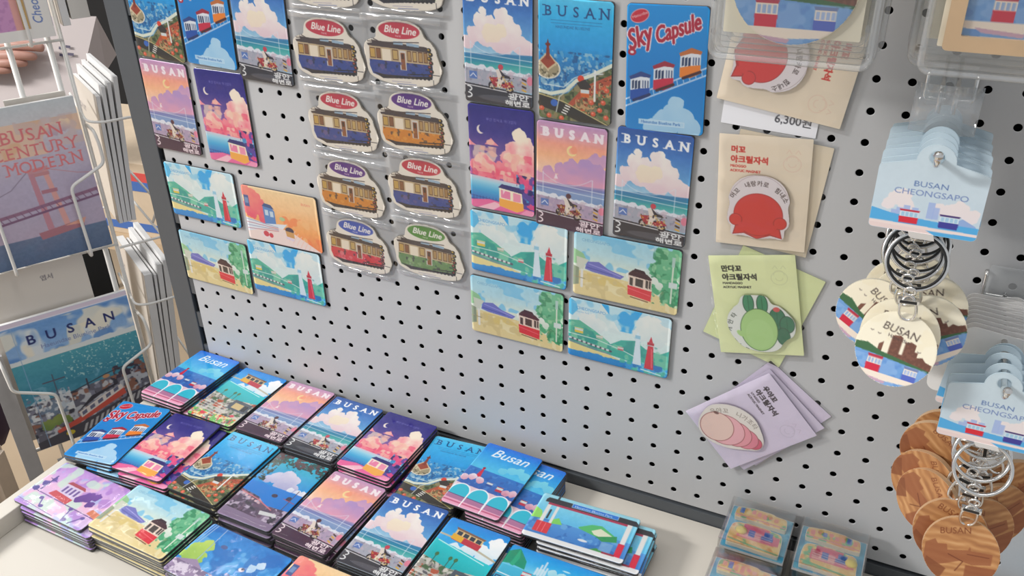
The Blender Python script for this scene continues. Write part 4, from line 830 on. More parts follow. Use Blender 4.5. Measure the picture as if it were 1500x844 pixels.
WORD = {'scooter_day': 'blue BUSAN card magnet with white cloud and scooter', 'scooter_dusk': 'pink dusk BUSAN card magnet with crescent moon and scooter', 'aerial': 'turquoise BUSAN card magnet with brown lighthouse and coast road',
        'capsule': 'bright blue card magnet with red script and three rail capsules', 'night': 'purple night card magnet with pink clouds and cream tram', 'arch': 'blue script card magnet with turquoise arches',
        'town': 'blue card magnet with tram above turquoise bay and town', 'trees': 'teal card magnet with dark leaves over a blue bay', 'lighthouse': 'wide card magnet with white and red lighthouses',
        'beach': 'wide card magnet with red tram on a beach', 'sunset': 'wide orange sunset card magnet with blue capsule', 'purple': 'wide lilac card magnet with small tram and dark tree', 'lime': 'wide blue card magnet with lime green tree',
        'window': 'wide card magnet framed like a red tram window', 'parasol': 'wide blue card magnet with green hills and arcade'}
for i, k in enumerate(ARTS):
    PROTO[k] = mk_magnet('card_magnet', ARTS[k](), label='proto', seed=i + 1)
used = set()
def place(kind, loc, rot, label, group=None, cat='magnet'):
    p = PROTO[kind]
    if kind in used: p = copy_tree(p)
    used.add(kind)
    p.location = loc; p.rotation_euler = rot; p['label'] = label; p['category'] = cat
    if group: p['group'] = group
    return p
SL = .0014
BG = 'card magnets on the pegboard'
# kind, x, z, angle, label
for kind, x, z, a, lab in [
    ('aerial', .0215, .3490, -2, 'turquoise BUSAN card magnet at the top beside the dark upright'),
    ('capsule', .0935, .3480, -2, 'blue capsule card magnet on the pegboard, between aerial and cloud cards at top left'),
    ('scooter_day', .1655, .3380, -2, 'blue cloud and scooter card magnet just left of the die-cut tram magnets'),
    ('scooter_dusk', .0165, .2415, -1.5, 'pink dusk BUSAN card magnet on the pegboard beside the dark upright'),
    ('night', .0970, .2390, 0, 'purple night card magnet on the pegboard left of the tram magnets'),
    ('lighthouse', .0375, .1385, -.5, 'wide lighthouse card magnet on the pegboard touching the dark upright'),
    ('sunset', .1525, .1280, 0, 'wide orange sunset card magnet on the pegboard'),
    ('beach', .0365, .0490, -1, 'wide red tram beach card magnet low on the pegboard beside the upright'),
    ('lighthouse', .1465, .0580, -.2, 'wide lighthouse card magnet below the orange sunset card'),
    ('scooter_day', .4340, .3460, -1, 'blue cloud BUSAN card magnet right of the tram magnets, top row'),
    ('aerial', .5080, .3400, 0, 'turquoise BUSAN card magnet in the top row between blue cloud and capsule cards'),
    ('capsule', .5885, .3410, 1.5, 'bright blue capsule card magnet at the top, left of the hanging pouch'),
    ('night', .4345, .2395, -.3, 'purple night card magnet right of the tram magnets, middle row'),
    ('scooter_dusk', .5050, .2320, -1, 'pink dusk BUSAN card magnet in the middle of the pegboard'),
    ('scooter_day', .5825, .2360, -.8, 'blue cloud BUSAN card magnet below the bright blue capsule card'),
    ('lighthouse', .4500, .1490, -1, 'wide lighthouse card magnet below the purple night card right of the trams'),
    ('beach', .5620, .1465, -.5, 'wide red tram beach card magnet at the right, above a lighthouse card'),
    ('beach', .4465, .0745, -.5, 'wide red tram beach card magnet, lowest at the left of the right block'),
    ('lighthouse', .5575, .0735, -.5, 'wide lighthouse card magnet at the lowest right of the right block')]:
    place(kind, (x, -.0003, z), (0, math.radians(-a), 0), lab, BG)
# die-cut trams, each in its own clear bag
TR = {'red_blue': ('#c8384c', '#3a4c94', '#6a5a90', 'red oval and blue tram'), 'purple_orange': ('#5c2a86', '#d8882c', '#e8a444', 'purple oval and orange tram'), 'blue_red': ('#3c58b4', '#d83c48', '#e87c80', 'blue oval and red tram'), 'green_green': ('#5c9440', '#6c9058', '#94b478', 'green oval and green tram')}
for i, (k, (a, b, c_, wd)) in enumerate(TR.items()):
    PROTO[k] = mk_magnet('tram_magnet', art_tram(a, b, c_), outline=TRAM_OUT, label='p', bodymat=M_magl, pad=(1.0, 3.2), sm=M_sleeve2, bev=.8, seed=30 + i)
for kind, x, z, a, lab in [
    ('red_blue', .2475, .3270, -1, 'die-cut blue tram magnet with red oval, left in the second row of trams'),
    ('red_blue', .3330, .3313, 0, 'die-cut blue tram magnet with red oval, right in the second row of trams'),
    ('red_blue', .2545, .2550, 0, 'die-cut blue tram magnet with red oval, left of the purple and orange one'),
    ('purple_orange', .3405, .2645, 0, 'die-cut orange tram magnet with purple oval, in the right tram column'),
    ('purple_orange', .2540, .1815, -2, 'die-cut orange tram magnet with purple oval, in the left tram column'),
    ('red_blue', .3460, .1975, 0, 'die-cut blue tram magnet with red oval above the green tram magnet'),
    ('blue_red', .2560, .1145, -2, 'die-cut red tram magnet with blue oval, bottom left of the trams'),
    ('green_green', .3455, .1250, -1, 'die-cut green tram magnet with green oval, bottom right of the trams'),
    ('red_blue', .2505, .3990, 0, 'die-cut tram magnet cut by the picture top, left column'),
    ('green_green', .3410, .4020, 0, 'die-cut tram magnet cut by the picture top, right column')]:
    p = place(kind, (x, -.0003, z), (0, math.radians(-a), 0), lab, 'die-cut tram magnets on the pegboard')

# ------------------------------------------------------------------ stacks in the tray
TG = 'stacked card magnets in the tray'
def stack(kind, x, y, a, top, n, toplab, under=None, xmin=None, jit=1.0):
    """top = z of the uppermost face, n magnets down from it"""
    rs = random.Random(int(x * 1000 + y * 77))
    for k in range(n):
        z = top - .0040 * k - .0036
        if z < FL: break
        if k == 0: place(kind, (x, y, z + .0002), (-PI / 2, 0, math.radians(a)), toplab, TG)
        else:
            xx = x + rs.uniform(-.0010, .0018) * jit; yy = y + rs.uniform(-.0018, .0012) * jit
            if xmin is not None and z < -.1105: xx = max(xx, xmin)
            place(under or kind, (xx, yy, z + .0002), (-PI / 2, 0, math.radians(a * (.6 if k > 1 else .9) + rs.uniform(-1, 1) * jit)),
                  'card magnet lying lower in the stack under the ' + WORDTOP[toplab], 'lower magnets under the ' + WORDTOP[toplab])
WORDTOP = {}
def S(kind, x, y, a, top, n, lab, short, **kw):
    WORDTOP[lab] = short; stack(kind, x, y, a, top, n, lab, **kw)
S('arch', .0085, -.055, -1.0, -.0965, 9, 'blue script card magnet with turquoise arches, at the back left tray corner', 'left arches card', xmin=.034)
S('town', .0900, -.0610, -1, -.0980, 8, 'card magnet with red tram over a bay, second in the back row of the tray', 'back tram and bay card')
S('scooter_dusk', .1635, -.0600, 0, -.0980, 8, 'pink dusk BUSAN card magnet at the back of the tray below the pegboard', 'back pink dusk card')
S('scooter_day', .2355, -.0625, -.5, -.0990, 8, 'blue cloud BUSAN card magnet in the back row of the tray', 'back blue cloud card')
S('night', .3110, -.0640, -1, -.0980, 8, 'purple night card magnet with crescent moon in the back row of the tray', 'back purple night card')
S('aerial', .3870, -.0700, 5, -.1040, 7, 'turquoise BUSAN card magnet in the tray partly under the arches card', 'back turquoise lighthouse card', jit=.3)
S('arch', .4455, -.0660, -2, -.0985, 1, 'blue script arches card magnet lying across two stacks at the back right', 'top arches card')
S('arch', .4745, -.0680, -3, -.1040, 7, 'blue arches card magnet mostly hidden under its twin at the back right', 'half hidden arches card', jit=.3)
S('capsule', .0100, -.1750, 9, -.0970, 9, 'bright blue capsule card magnet in the tray at the left rim', 'tray capsule card', xmin=.042, jit=1.0)
S('night', .0800, -.1690, 3.5, -.0990, 1, 'purple night card magnet in the tray between capsule and turquoise cards', 'second row night card')
S('night', .0905, -.1715, 3, -.1040, 7, 'purple night card magnet showing only a strip beside its twin', 'half hidden night card', jit=.4)
S('aerial', .1640, -.1690, -.5, -.1000, 8, 'turquoise BUSAN card magnet in the second row of the tray', 'second row turquoise card')
S('trees', .2400, -.1760, 0, -.1000, 8, 'teal card magnet with dark leaves, second row of the tray', 'dark leaves card')
S('scooter_dusk', .3130, -.1770, -2, -.1000, 8, 'pink dusk BUSAN card magnet in the second row of the tray', 'second row pink dusk card')
S('scooter_day', .3920, -.1785, 0, -.1000, 8, 'blue cloud BUSAN card magnet in the second row of the tray', 'second row blue cloud card')
S('town', .4655, -.1850, -1, -.1000, 8, 'card magnet with red tram over a bay beside the wide green hills card', 'second row tram and bay card')
S('window', .5570, -.0900, 2.0, -.1000, 1, 'wide card magnet framed like a red and white tram window, topmost of the right pile', 'upper tram window card')
S('window', .5740, -.0920, 1.5, -.1045, 7, 'wide tram window card magnet shifted right under the topmost one', 'lower tram window card', jit=1.6)
S('parasol', .5560, -.1700, 0, -.1040, 7, 'wide card magnet with green hills and an arcade, lower right of the tray', 'green hills arcade card')
S('purple', .0390, -.2680, -2, -.1068, 1, 'wide lilac card magnet resting on the left tray rim', 'lilac card')
S('purple', .0500, -.2700, -1, -.1115, 5, 'wide lilac card magnet lying under the topmost lilac one at the left rim', 'lower lilac card', xmin=.0500, jit=.5)
S('beach', .1510, -.2660, -2, -.1000, 8, 'wide red tram beach card magnet on the tall front pile in the tray', 'front beach tram card')
S('lime', .2660, -.2780, -3, -.1000, 8, 'wide blue card magnet with lime green tree at the bottom edge of the picture', 'lime tree card')
S('sunset', .3750, -.2740, -1, -.1000, 8, 'wide orange sunset card magnet at the bottom edge of the picture', 'front sunset card')
for k in list(PROTO):
    if k not in used:
        def rm(o):
            for c_ in list(o.children): rm(c_)
            bpy.data.objects.remove(o)
        rm(PROTO[k])

# ------------------------------------------------------------------ acrylic magnets on title cards
def title_pack(name, label, cardcv, back, loc, rot, motif=None, mout=None, mloc=(0, 0), yo=0.0, group=None, crot=0):
    t = thing(name, label, 'magnet', (loc[0], loc[1], loc[2]), (0, math.radians(-rot), 0), group)
    if isinstance(cardcv, Cv):
        obj('backing_card', slab_mesh('backing_card', [(x / 1000, z / 1000) for x, z in rrect(75, 99, .6, 2)], 0, -.0004), back, t)
        obj('printed_front', face_mesh('printed_front', cardcv, -.5, 'rrect', .6, dome=0), M_paper, t)
    else:
        obj('backing_card', slab_mesh('backing_card', [(x / 1000, z / 1000) for x, z in rrect(75, 99, .6, 2)], 0, -.0005), back, t)
    if motif is not None:
        m = obj('acrylic_magnet', slab_mesh('acrylic_magnet', [(x / 1000, z / 1000) for x, z in mout], -.0007, -.0032), M_acrclear, t, (mloc[0] / 1000, 0, mloc[1] / 1000), (0, math.radians(-crot), 0))
        obj('printed_picture', face_mesh('printed_picture', motif, -3.3, 'poly', 1, mout, dome=0), M_acr, m)
    obj('clear_bag', wrinkled('clear_bag', .079, .104, -.0042 if motif is not None else -.0012, .0005 if motif is not None else .0003, len(label) * 1.7, edge=.002 if motif is not None else .0005), M_sleeve2, t)
    return t
red_out = dense([(-26, 8), (-20, 22), (-8, 28.5), (8, 28.5), (20, 22), (26, 8), (24, 2), (26, -8), (26, -16), (22, -19), (23, -28.5), (12, -27), (0, -29.8), (-12, -27), (-23, -28.5), (-22, -19), (-26, -16), (-26, -8), (-24, 2)], 2)
green_out = dense([(-15, 29), (-6, 29.5), (8, 29), (11, 20), (18, 19), (26, 10), (31, 2), (29, -12), (20, -16), (14, -27), (0, -29.5), (-16, -26), (-24, -18), (-30, -6), (-30, 8), (-22, 18), (-18, 20)], 2)
pink_out = dense([(-32, 4), (-28, 16), (-16, 24), (0, 26.5), (16, 22), (26, 10), (33, -2), (31, -14), (20, -18), (4, -25), (-14, -26), (-28, -20), (-33, -8)], 2)
c_be = title_card('#f8e8d0', '#d8382c', '머꼬', '아크릴자석', 'MEOGGO'); c_gr = title_card('#f2f8c0', '#2c2c24', '만다꼬', '아크릴자석', 'MANDAGGO'); c_li = title_card('#e8dcf0', '#3a2c34', '우야꼬', '아크릴자석', 'UYAGGO')
red_m = art_red(); green_m = art_green(); pink_m = art_pink()
pr = thing('price_card', 'white price card reading 6,300 won, pinned behind the tilted beige pack', 'price card', (.6765, -.0004, .3235), (0, math.radians(3), 0))
obj('card', slab_mesh('card', [(x / 1000, z / 1000) for x, z in rrect(76, 46, .5, 2)], 0, -.0004), M_wht, pr); obj('printed_front', face_mesh('printed_front', art_price(), -.5, 'rrect', .5, dome=0), M_paper, pr)
title_pack('acrylic_magnet_pack', 'beige acrylic magnet pack lying sideways below the round coaster pouch', c_be, M_beige, (.6865, -.0016, .3530), -98, red_m, red_out, (-4, -15))
title_pack('acrylic_magnet_pack', 'beige acrylic magnet pack peeking out behind the upright red one', None, M_beige, (.6870, -.0004, .2465), -5)
title_pack('acrylic_magnet_pack', 'upright beige pack with round red acrylic magnet and red Korean title', c_be, M_beige, (.6780, -.0022, .2465), 3.5, red_m, red_out, (-2, -11.5))
title_pack('acrylic_magnet_pack', 'pale green card pack tilted behind the green cactus magnet pack', None, M_greenc, (.6895, -.0004, .1375), -16)
title_pack('acrylic_magnet_pack', 'pale green pack with light green acrylic magnet and dark cacti', c_gr, M_greenc, (.6850, -.0022, .1395), 12, green_m, green_out, (3, -17))
title_pack('acrylic_magnet_pack', 'lilac card pack with corner pointing up, rearmost of the lilac packs', c_li, M_lilac, (.7040, -.0004, .0230), -37)
title_pack('acrylic_magnet_pack', 'lilac card pack between the rearmost and the pink striped one', None, M_lilac, (.6990, -.0022, .0150), -42)
title_pack('acrylic_magnet_pack', 'frontmost lilac pack with pink striped shell shaped acrylic magnet', c_li, M_lilac, (.6930, -.0040, .0125), -48, pink_m, pink_out, (-3, -17), crot=38)

# ------------------------------------------------------------------ village boxes at the right of the tray
def village_box(x, y, top, label, seed):
    h = top - FL; w_ = .062
    t = thing('souvenir_box', label, 'souvenir box', (x, y, FL), (0, 0, 0), 'clear boxes with village magnets')
    bm = bmesh.new(); a = w_ / 2; th = .0012
    box(bm, -a, a, -a, -a + th, .0002, h); box(bm, -a, a, a - th, a, .0002, h); box(bm, -a, -a + th, -a + th, a - th, .0002, h); box(bm, a - th, a, -a + th, a - th, .0002, h); box(bm, -a, a, -a, a, h, h + th)
    obj('clear_case', bm, M_acrclear, t)
    bz = h - .010
    bc = obj('sea_card', box_mesh('sea_card', -.0298, .0298, -.0298, .0298, bz - .002, bz), M_edge, t)
    obj('printed_sea', face_mesh('printed_sea', art_village(seed), 0, 'rrect', .5, dome=0), M_paper, t, (0, 0, bz + .0003), (-PI / 2, 0, 0))
    obj('stand', box_mesh('stand', -.025, .025, -.025, .025, .0003, bz - .0021), M_magl, t)
    for fr in (True, False):
        cv = art_village_piece(seed * 3 + fr, fr); H = cv.h
        o_ = dense([(-25, -H / 2 + 1), (-25, H / 4), (-21, H / 2 - 2), (-12, H / 2 - 1), (-12, H / 2), (0, H / 2), (10, H / 2), (12, H / 2 - 2), (21, H / 2 - 2), (24, H / 4), (25, -H / 2 + 1), (23, -H / 2), (8, -H / 2), (-10, -H / 2 + .8), (-22, -H / 2)], 1)
        pc = obj('village_relief', slab_mesh('village_relief', [(p / 1000, q / 1000) for p, q in o_], 0, -.0045), M_beige, t, (.0, -.0115 if fr else .0178, bz + .0006), (-PI / 2, 0, math.radians(-1)))
        obj('printed_face', face_mesh('printed_face', cv, -4.7, 'poly', 1, o_, dome=.5), M_paper, pc)
        if fr:
            bm = bmesh.new(); bmesh.ops.create_uvsphere(bm, u_segments=12, v_segments=8, radius=.005); bmesh.ops.scale(bm, vec=(1.1, 1, .6), verts=bm.verts); smooth_f(bm)
            obj('yellow_tree', bm, M_yellow, pc, (-.014 if seed % 2 else .019, -.0058, .003), (PI / 2, 0, 0))
def smooth_f(bm):
    for f in bm.faces: f.smooth = True
M_yellow = mat_basic('yellow_resin', (0.92, 0.72, 0.12), .4, noise_amt=.2, nscale=300, bump=.4)
village_box(.7200, -.0430, -.0750, 'clear village souvenir box at the back left of the box group', 1)
village_box(.7875, -.0430, -.0750, 'clear village souvenir box at the back right of the box group', 2)
village_box(.7200, -.1100, -.0830, 'clear village souvenir box at the front left, cut by the picture bottom', 3)
village_box(.7875, -.1100, -.0930, 'clear village souvenir box at the front right, cut by the picture bottom', 4)
t = thing('souvenir_box', 'flat blue dotted box under the wooden keychains at the right edge', 'souvenir box', (.955, -.055, FL))
obj('case', box_mesh('case', -.045, .045, -.04, .045, .0002, .045, .001), M_blueac, t)
cb = Cv(88, 82, 1.2, '#4a94bc'); cb.speck(cb.rm(0, 0, 88, 82), ['#c8b880', '#6cb0d0'], 5, 4, .66); obj('printed_top', face_mesh('printed_top', cb, 0, 'rrect', 1, dome=0), M_acr, t, (0, .0025, .0455), (-PI / 2, 0, 0))
# ------------------------------------------------------------------ hooks and what hangs on them
def plate(name, outline, holes, y0, y1):
    """flat plate with true holes; outline/holes in metres x,z ; from y0 (back) to y1 (front)"""
    cu = bpy.data.curves.new('pl', 'CURVE'); cu.dimensions = '2D'; cu.fill_mode = 'BOTH'; cu.extrude = abs(y0 - y1) / 2
    for pts in [outline] + holes:
        s = cu.splines.new('POLY'); s.points.add(len(pts) - 1); s.use_cyclic_u = True
        for p_, (x, z) in zip(s.points, pts): p_.co = (x, z, 0, 1)
    o = bpy.data.objects.new('pl', cu); C.objects.link(o); dg = bpy.context.evaluated_depsgraph_get()
    me = bpy.data.meshes.new_from_object(o.evaluated_get(dg)); me.name = name
    me.transform(Matrix.Translation((0, (y0 + y1) / 2, 0)) @ Matrix.Rotation(PI / 2, 4, 'X'))
    bpy.data.objects.remove(o); bpy.data.curves.remove(cu); me.materials.clear(); return me
def circ(cx, cz, r, n=24): return [(cx + r * math.cos(2 * PI * k / n), cz + r * math.sin(2 * PI * k / n)) for k in range(n)]
def hook(x, z, length, label, plate_clear=True, tip=.008):
    t = thing('display_hook', label, 'hook', (x, -.0004, z), group=None)
    bm = bmesh.new(); tube(bm, rounded_path([(0, 0, 0), (0, -length + .004, .0), (0, -length, tip)], .004), .0021, 10)
    bmesh.ops.create_uvsphere(bm, u_segments=10, v_segments=6, radius=.0030, matrix=Matrix.Translation((0, -length, tip)))
    obj('prong', bm, M_chrome, t)
    bm = bmesh.new(); tube(bm, rounded_path([(-.016, 0, .018), (-.016, -.004, .018), (-.016, -.004, .0), (0, -.004, 0), (.016, -.004, 0), (.016, -.004, .018), (.016, 0, .018)], .003), .0016, 8)
    obj('back_wire', bm, M_chrome, t)
    if plate_clear:
        bm = bmesh.new(); box(bm, -.015, .015, -.0060, -.0045, -.004, .026)
        obj('clear_plate', bm, M_case, t)
    return t

KO = keycard_outline(); kc_cv = art_keycard()
hole_c = (0, .0215)
kout = [(x / 1000, z / 1000) for x, z in KO]
def face_with_hole(name, cv, y, out, hx, hz, hr, off=(0, 0)):
    me = face_mesh(name, cv, y, 'poly', 1, out, dome=0)
    bm = bmesh.new(); bm.from_mesh(me)
    kill = [v for v in bm.verts if math.hypot(v.co.x - hx, v.co.z - hz) < hr]
    bmesh.ops.delete(bm, geom=kill, context='VERTS'); bm.to_mesh(me); bm.free(); return me
# outline is centred on y: +30 .. -30 ; card canvas 64 x 60
card_me = plate('backing_card', kout, [circ(0, .0215, .0042)], 0, -.0008)
cardface_me = face_with_hole('printed_front', kc_cv, -.9, KO, 0, .0215, .0044)
def ringmesh(name, r, w_, ax=(1, 0, 0), bx=(0, 0, 1), n=36, k=8):
    bm = bmesh.new(); tube(bm, ring_pts((0, 0, 0), r, ax, bx, n), w_, k, closed=True); m = bpy.data.meshes.new(name); bm.to_mesh(m); bm.free(); return m
def split_ring(name, R, enamel):
    bm = bmesh.new(); tube(bm, ring_pts((0, -.0008, 0), R, n=40), .00125, 8, closed=True); tube(bm, ring_pts((0, .0008, 0), R, n=40), .00125, 8, closed=True)
    m = bpy.data.meshes.new(name); bm.to_mesh(m); bm.free(); return m
ring_me = split_ring('split_ring', .0185, True)
enamel_me = ringmesh('enamel_line', .0172, .0009, n=40)
def chain_mesh(p0, p1, n):
    bm = bmesh.new(); a = Vector(p0); b = Vector(p1); d = (b - a).normalized(); s1 = d.cross(Vector((0, 1, 0.01))).normalized(); s2 = d.cross(s1)
    L = (b - a).length
    for k in range(n):
        c_ = a + (b - a) * ((k + .5) / n); tube(bm, ring_pts(c_, L / n * .72, d, s1 if k % 2 else s2, 14, rb=.0024), .0006, 6, closed=True)
    m = bpy.data.meshes.new('chain'); bm.to_mesh(m); bm.free(); return m
def clasp_mesh():
    bm = bmesh.new()
    pts = [(-.0042, 0, 0), (-.0052, 0, -.006), (-.005, 0, -.013), (-.003, 0, -.018), (.0008, 0, -.0195), (.0042, 0, -.017), (.0054, 0, -.012), (.0050, 0, -.005), (.0042, 0, 0)]
    tube(bm, rounded_path(pts, .003), .0011, 8); tube(bm, [(-.0042, 0, 0), (-.002, 0, .0045), (0, 0, .006), (.002, 0, .0045), (.0042, 0, 0)], .0011, 8)
    box(bm, -.0065, .0065, -.0016, .0016, -.0012, .0022); tube(bm, ring_pts((0, 0, .0095), .0034, n=18), .0009, 6, closed=True)
    m = bpy.data.meshes.new('lobster_clasp'); bm.to_mesh(m); bm.free(); return m
clasp_me = clasp_mesh()
disc_cream = plate('charm_disc', circ(0, 0, .0255, 48), [circ(0, .0222, .0012, 10)], .0018, -.0018)
disc_wood = plate('charm_disc', circ(0, 0, .0255, 48), [circ(0, .0222, .0012, 10)], .0024, -.0024)
cf = art_disc(); df_cream = face_mesh('printed_front', cf, -1.95, 'disc', dome=.1)
wf = [face_mesh('engraved_front', art_wood(s), -2.55, 'disc', dome=.1) for s in range(3)]
def keychain(hx, hz, y, kind, label, group=None, card=True, crot=0, dloc=(0, -.145), dtilt=30, drot=0, dyaw=0, ringloc=(.004, -.076), ringrot=0, white=False, dy=-.004, show_clasp=True, seed=0):
    """origin: the card's hole on the hook prong"""
    t = thing('keychain', label, 'keychain', (hx, y, hz), (0, 0, 0), group)
    c_ = bpy.data.objects.new
    if card:
        cd = obj('backing_card', card_me if not white else card_me_w, M_blueac if not white else M_wht, t)
        R = Matrix.Rotation(math.radians(-crot), 4, 'Y') @ Matrix.Translation((0, 0, -.0215)); cd.matrix_basis = R
        if not white:
            obj('printed_front', cardface_me, M_acr, cd)
    rl = Vector((ringloc[0], dy, ringloc[1]))
    if card:
        top = R @ Vector((0, 0, -.0295)); bm = bmesh.new(); wv = .0075
        a = Vector((top.x - wv, -.0012, top.z)); b = Vector((top.x + wv, -.0012, top.z)); c0 = Vector((rl.x, rl.y + .0045, rl.z + .0172))
        vs = [bm.verts.new(p) for p in (a, b, c0 + Vector((wv, 0, -.003)), c0 + Vector((-wv, 0, -.003)))]; bm.faces.new(vs)
        vs2 = [bm.verts.new(p + Vector((0, .0006, 0))) for p in (a, b, c0 + Vector((wv, 0, -.003)), c0 + Vector((-wv, 0, -.003)))]; bm.faces.new(vs2[::-1])
        for i in range(4): bm.faces.new((vs[i], vs2[i], vs2[(i + 1) % 4], vs[(i + 1) % 4]))
        obj('paper_strap', bm, M_wht, t)
    rg = obj('split_ring', ring_me, M_chrome, t, rl, (math.radians(-27), math.radians(ringrot), math.radians(6)))
    if kind == 'cream': obj('enamel_line', enamel_me, M_dark, rg, (0, -.0016, 0))
    dt = math.radians(dtilt); dl = Vector((dloc[0], dy - .022 * math.sin(dt), dloc[1]))
    # hinge at top of the disc: disc centre hangs from it
    Rd = Matrix.Rotation(math.radians(dyaw), 4, 'Z') @ Matrix.Rotation(dt * -1, 4, 'X') @ Matrix.Rotation(math.radians(-drot), 4, 'Y')
    topv = Rd @ Vector((0, 0, .024))
    d = obj('charm_disc', disc_cream if kind == 'cream' else disc_wood, M_cream if kind == 'cream' else M_woode, t); d.matrix_basis = Matrix.Translation(dl) @ Rd
    obj('printed_front' if kind == 'cream' else 'engraved_front', df_cream if kind == 'cream' else wf[seed % 3], M_paper if kind == 'cream' else M_woodp, d)
    hp = dl + topv; rb = rl + Vector((0, -.0080, -.0165))
    span = (rb - hp)
    up = span.normalized()
    q = Vector((0, 0, 1)).rotation_difference(up)
    cl = obj('lobster_clasp', clasp_me, M_chrome, t); cl.matrix_basis = Matrix.Translation(hp + up * .0165 + Vector((0, -.0035, 0))) @ q.to_matrix().to_4x4()
    if kind == 'cream' or True:
        bm = bmesh.new(); box(bm, -.0052, .0052, -.0019, -.0016, -.0006, .0016); obj('enamel_inlay', bm, M_dark, cl)
    ce = hp + up * .029
    if span.length > .031: obj('chain', chain_mesh(ce, rb, max(2, int((rb - ce).length / .0045))), M_chrome, t)
    return t
wo = []
W2, H2 = .0325, .024
card_me_w = plate('backing_card', [(x, z + .005) for x, z in [(p / 1000, q / 1000) for p, q in rrect(62, 54, 7)]], [circ(0, .0215, .0030)], 0, -.0006)

hook(.8010, .3410, .150, 'metal hook carrying the cream disc keychains')
hook(.8712, .1920, .152, 'metal hook carrying the wooden disc keychains, lower right')
K1 = 'cream disc keychains on the upper hook'
KX, KZ = .8010, .3410
for i, (dl, ti, ro, ya, cr, lab) in enumerate([
    ((.0004, -.1320), 28, -6, 0, 0, 'frontmost cream BUSAN disc keychain hanging from its light blue CHEONGSAPO card'),
    ((.0012, -.1290), 20, 6, 0, 1.5, 'cream disc keychain directly behind the frontmost one'),
    ((.0172, -.1300), 14, 30, 5, -1.5, 'cream disc keychain leaning out to the right with its skyline tilted'),
    ((-.0185, -.1310), 13, -28, -5, 2, 'cream disc keychain swung out to the left with an open clasp'),
    ((.0165, -.1265), 8, 20, 4, -1, 'cream disc keychain at the upper right of the cluster, half hidden by the ring'),
    ((.0020, -.1300), 8, -10, 0, 1, 'cream disc keychain hidden behind the cluster, third from the pegboard'),
    ((-.0040, -.1300), 6, 10, 0, -2, 'cream disc keychain hidden behind the cluster, second from the pegboard'),
    ((.0040, -.1290), 5, 0, 0, 1, 'cream disc keychain hidden behind the cluster, nearest the pegboard')]):
    keychain(KX, KZ, -.1300 + .0120 * i, 'cream', lab, K1, crot=cr, dloc=dl, dtilt=ti, drot=ro, dyaw=ya, ringloc=(.0014 if i % 2 == 0 else -.0015, -.0705 + .0006 * i), dy=-.0035)
K2 = 'wooden disc keychains on the lower hook'
WX, WZ = .8712, .1920
keychain(WX, WZ, -.1300, 'wood', 'frontmost wooden disc keychain with a silver clasp over it', K2, dloc=(.0025, -.1400), dtilt=26, drot=2, ringloc=(.0020, -.0700), seed=1)
keychain(WX, WZ, -.1180, 'wood', 'wooden disc keychain just behind the frontmost, showing BUSAN at its left', K2, crot=1, dloc=(-.0055, -.1380), dtilt=22, drot=-12, ringloc=(.001, -.0690), dy=-.002, seed=0)
keychain(WX, WZ, -.1040, 'wood', 'wooden disc keychain with a pale rim turned edge on at the left', K2, crot=1.5, dloc=(-.0235, -.1300), dtilt=10, drot=-40, dyaw=-34, ringloc=(0, -.0680), dy=-.002, seed=2)
for i, (y, dl, ti, ro, ya, lab) in enumerate([
    (-.0910, (-.0285, -.1220), 8, -50, -26, 'wooden disc keychain second from the top of the left fan'),
    (-.0790, (-.0255, -.1010), 6, -40, -14, 'wooden disc keychain topmost in the left fan, under the white cards'),
    (-.0940, (.0160, -.1480), 18, 14, 28, 'wooden disc keychain close behind the front one at its right'),
    (-.0800, (.0260, -.1420), 12, 30, 30, 'wooden disc keychain leaning right, half hidden'),
    (-.0640, (.0350, -.1280), 8, 40, 20, 'wooden disc keychain farthest right with a dark engraved map'),
    (-.0540, (-.0180, -.1050), 5, -20, -10, 'wooden disc keychain at the back, mostly behind the silver rings')]):
    keychain(WX, WZ, y, 'wood', lab, K2, card=i in (0, 2),  crot=(22 if i < 2 or i == 5 else -4), dloc=dl, dtilt=ti, drot=ro, dyaw=ya, ringloc=(.002, -.067 + .001 * i), seed=i)
for i in range(18):
    wc = obj('blank_card', card_me_w, M_wht); left = i % 2 == 0
    wc.matrix_basis = Matrix.Translation((WX - (.0145 if left else -.004), -.0120 - .0036 * i, WZ - (.010 if left else .006))) @ Matrix.Rotation(math.radians(-13 + i * .5 if left else 1 + i * .3), 4, 'Y') @ Matrix.Translation((0, 0, -.0215))
    tag(wc, 'blank white rounded card fanned out left behind the lower blue cards' if left else 'blank white rounded card stacked upright behind the lower blue cards', 'card', 'white cards fanned left on the lower hook' if left else 'white cards stacked upright on the lower hook')

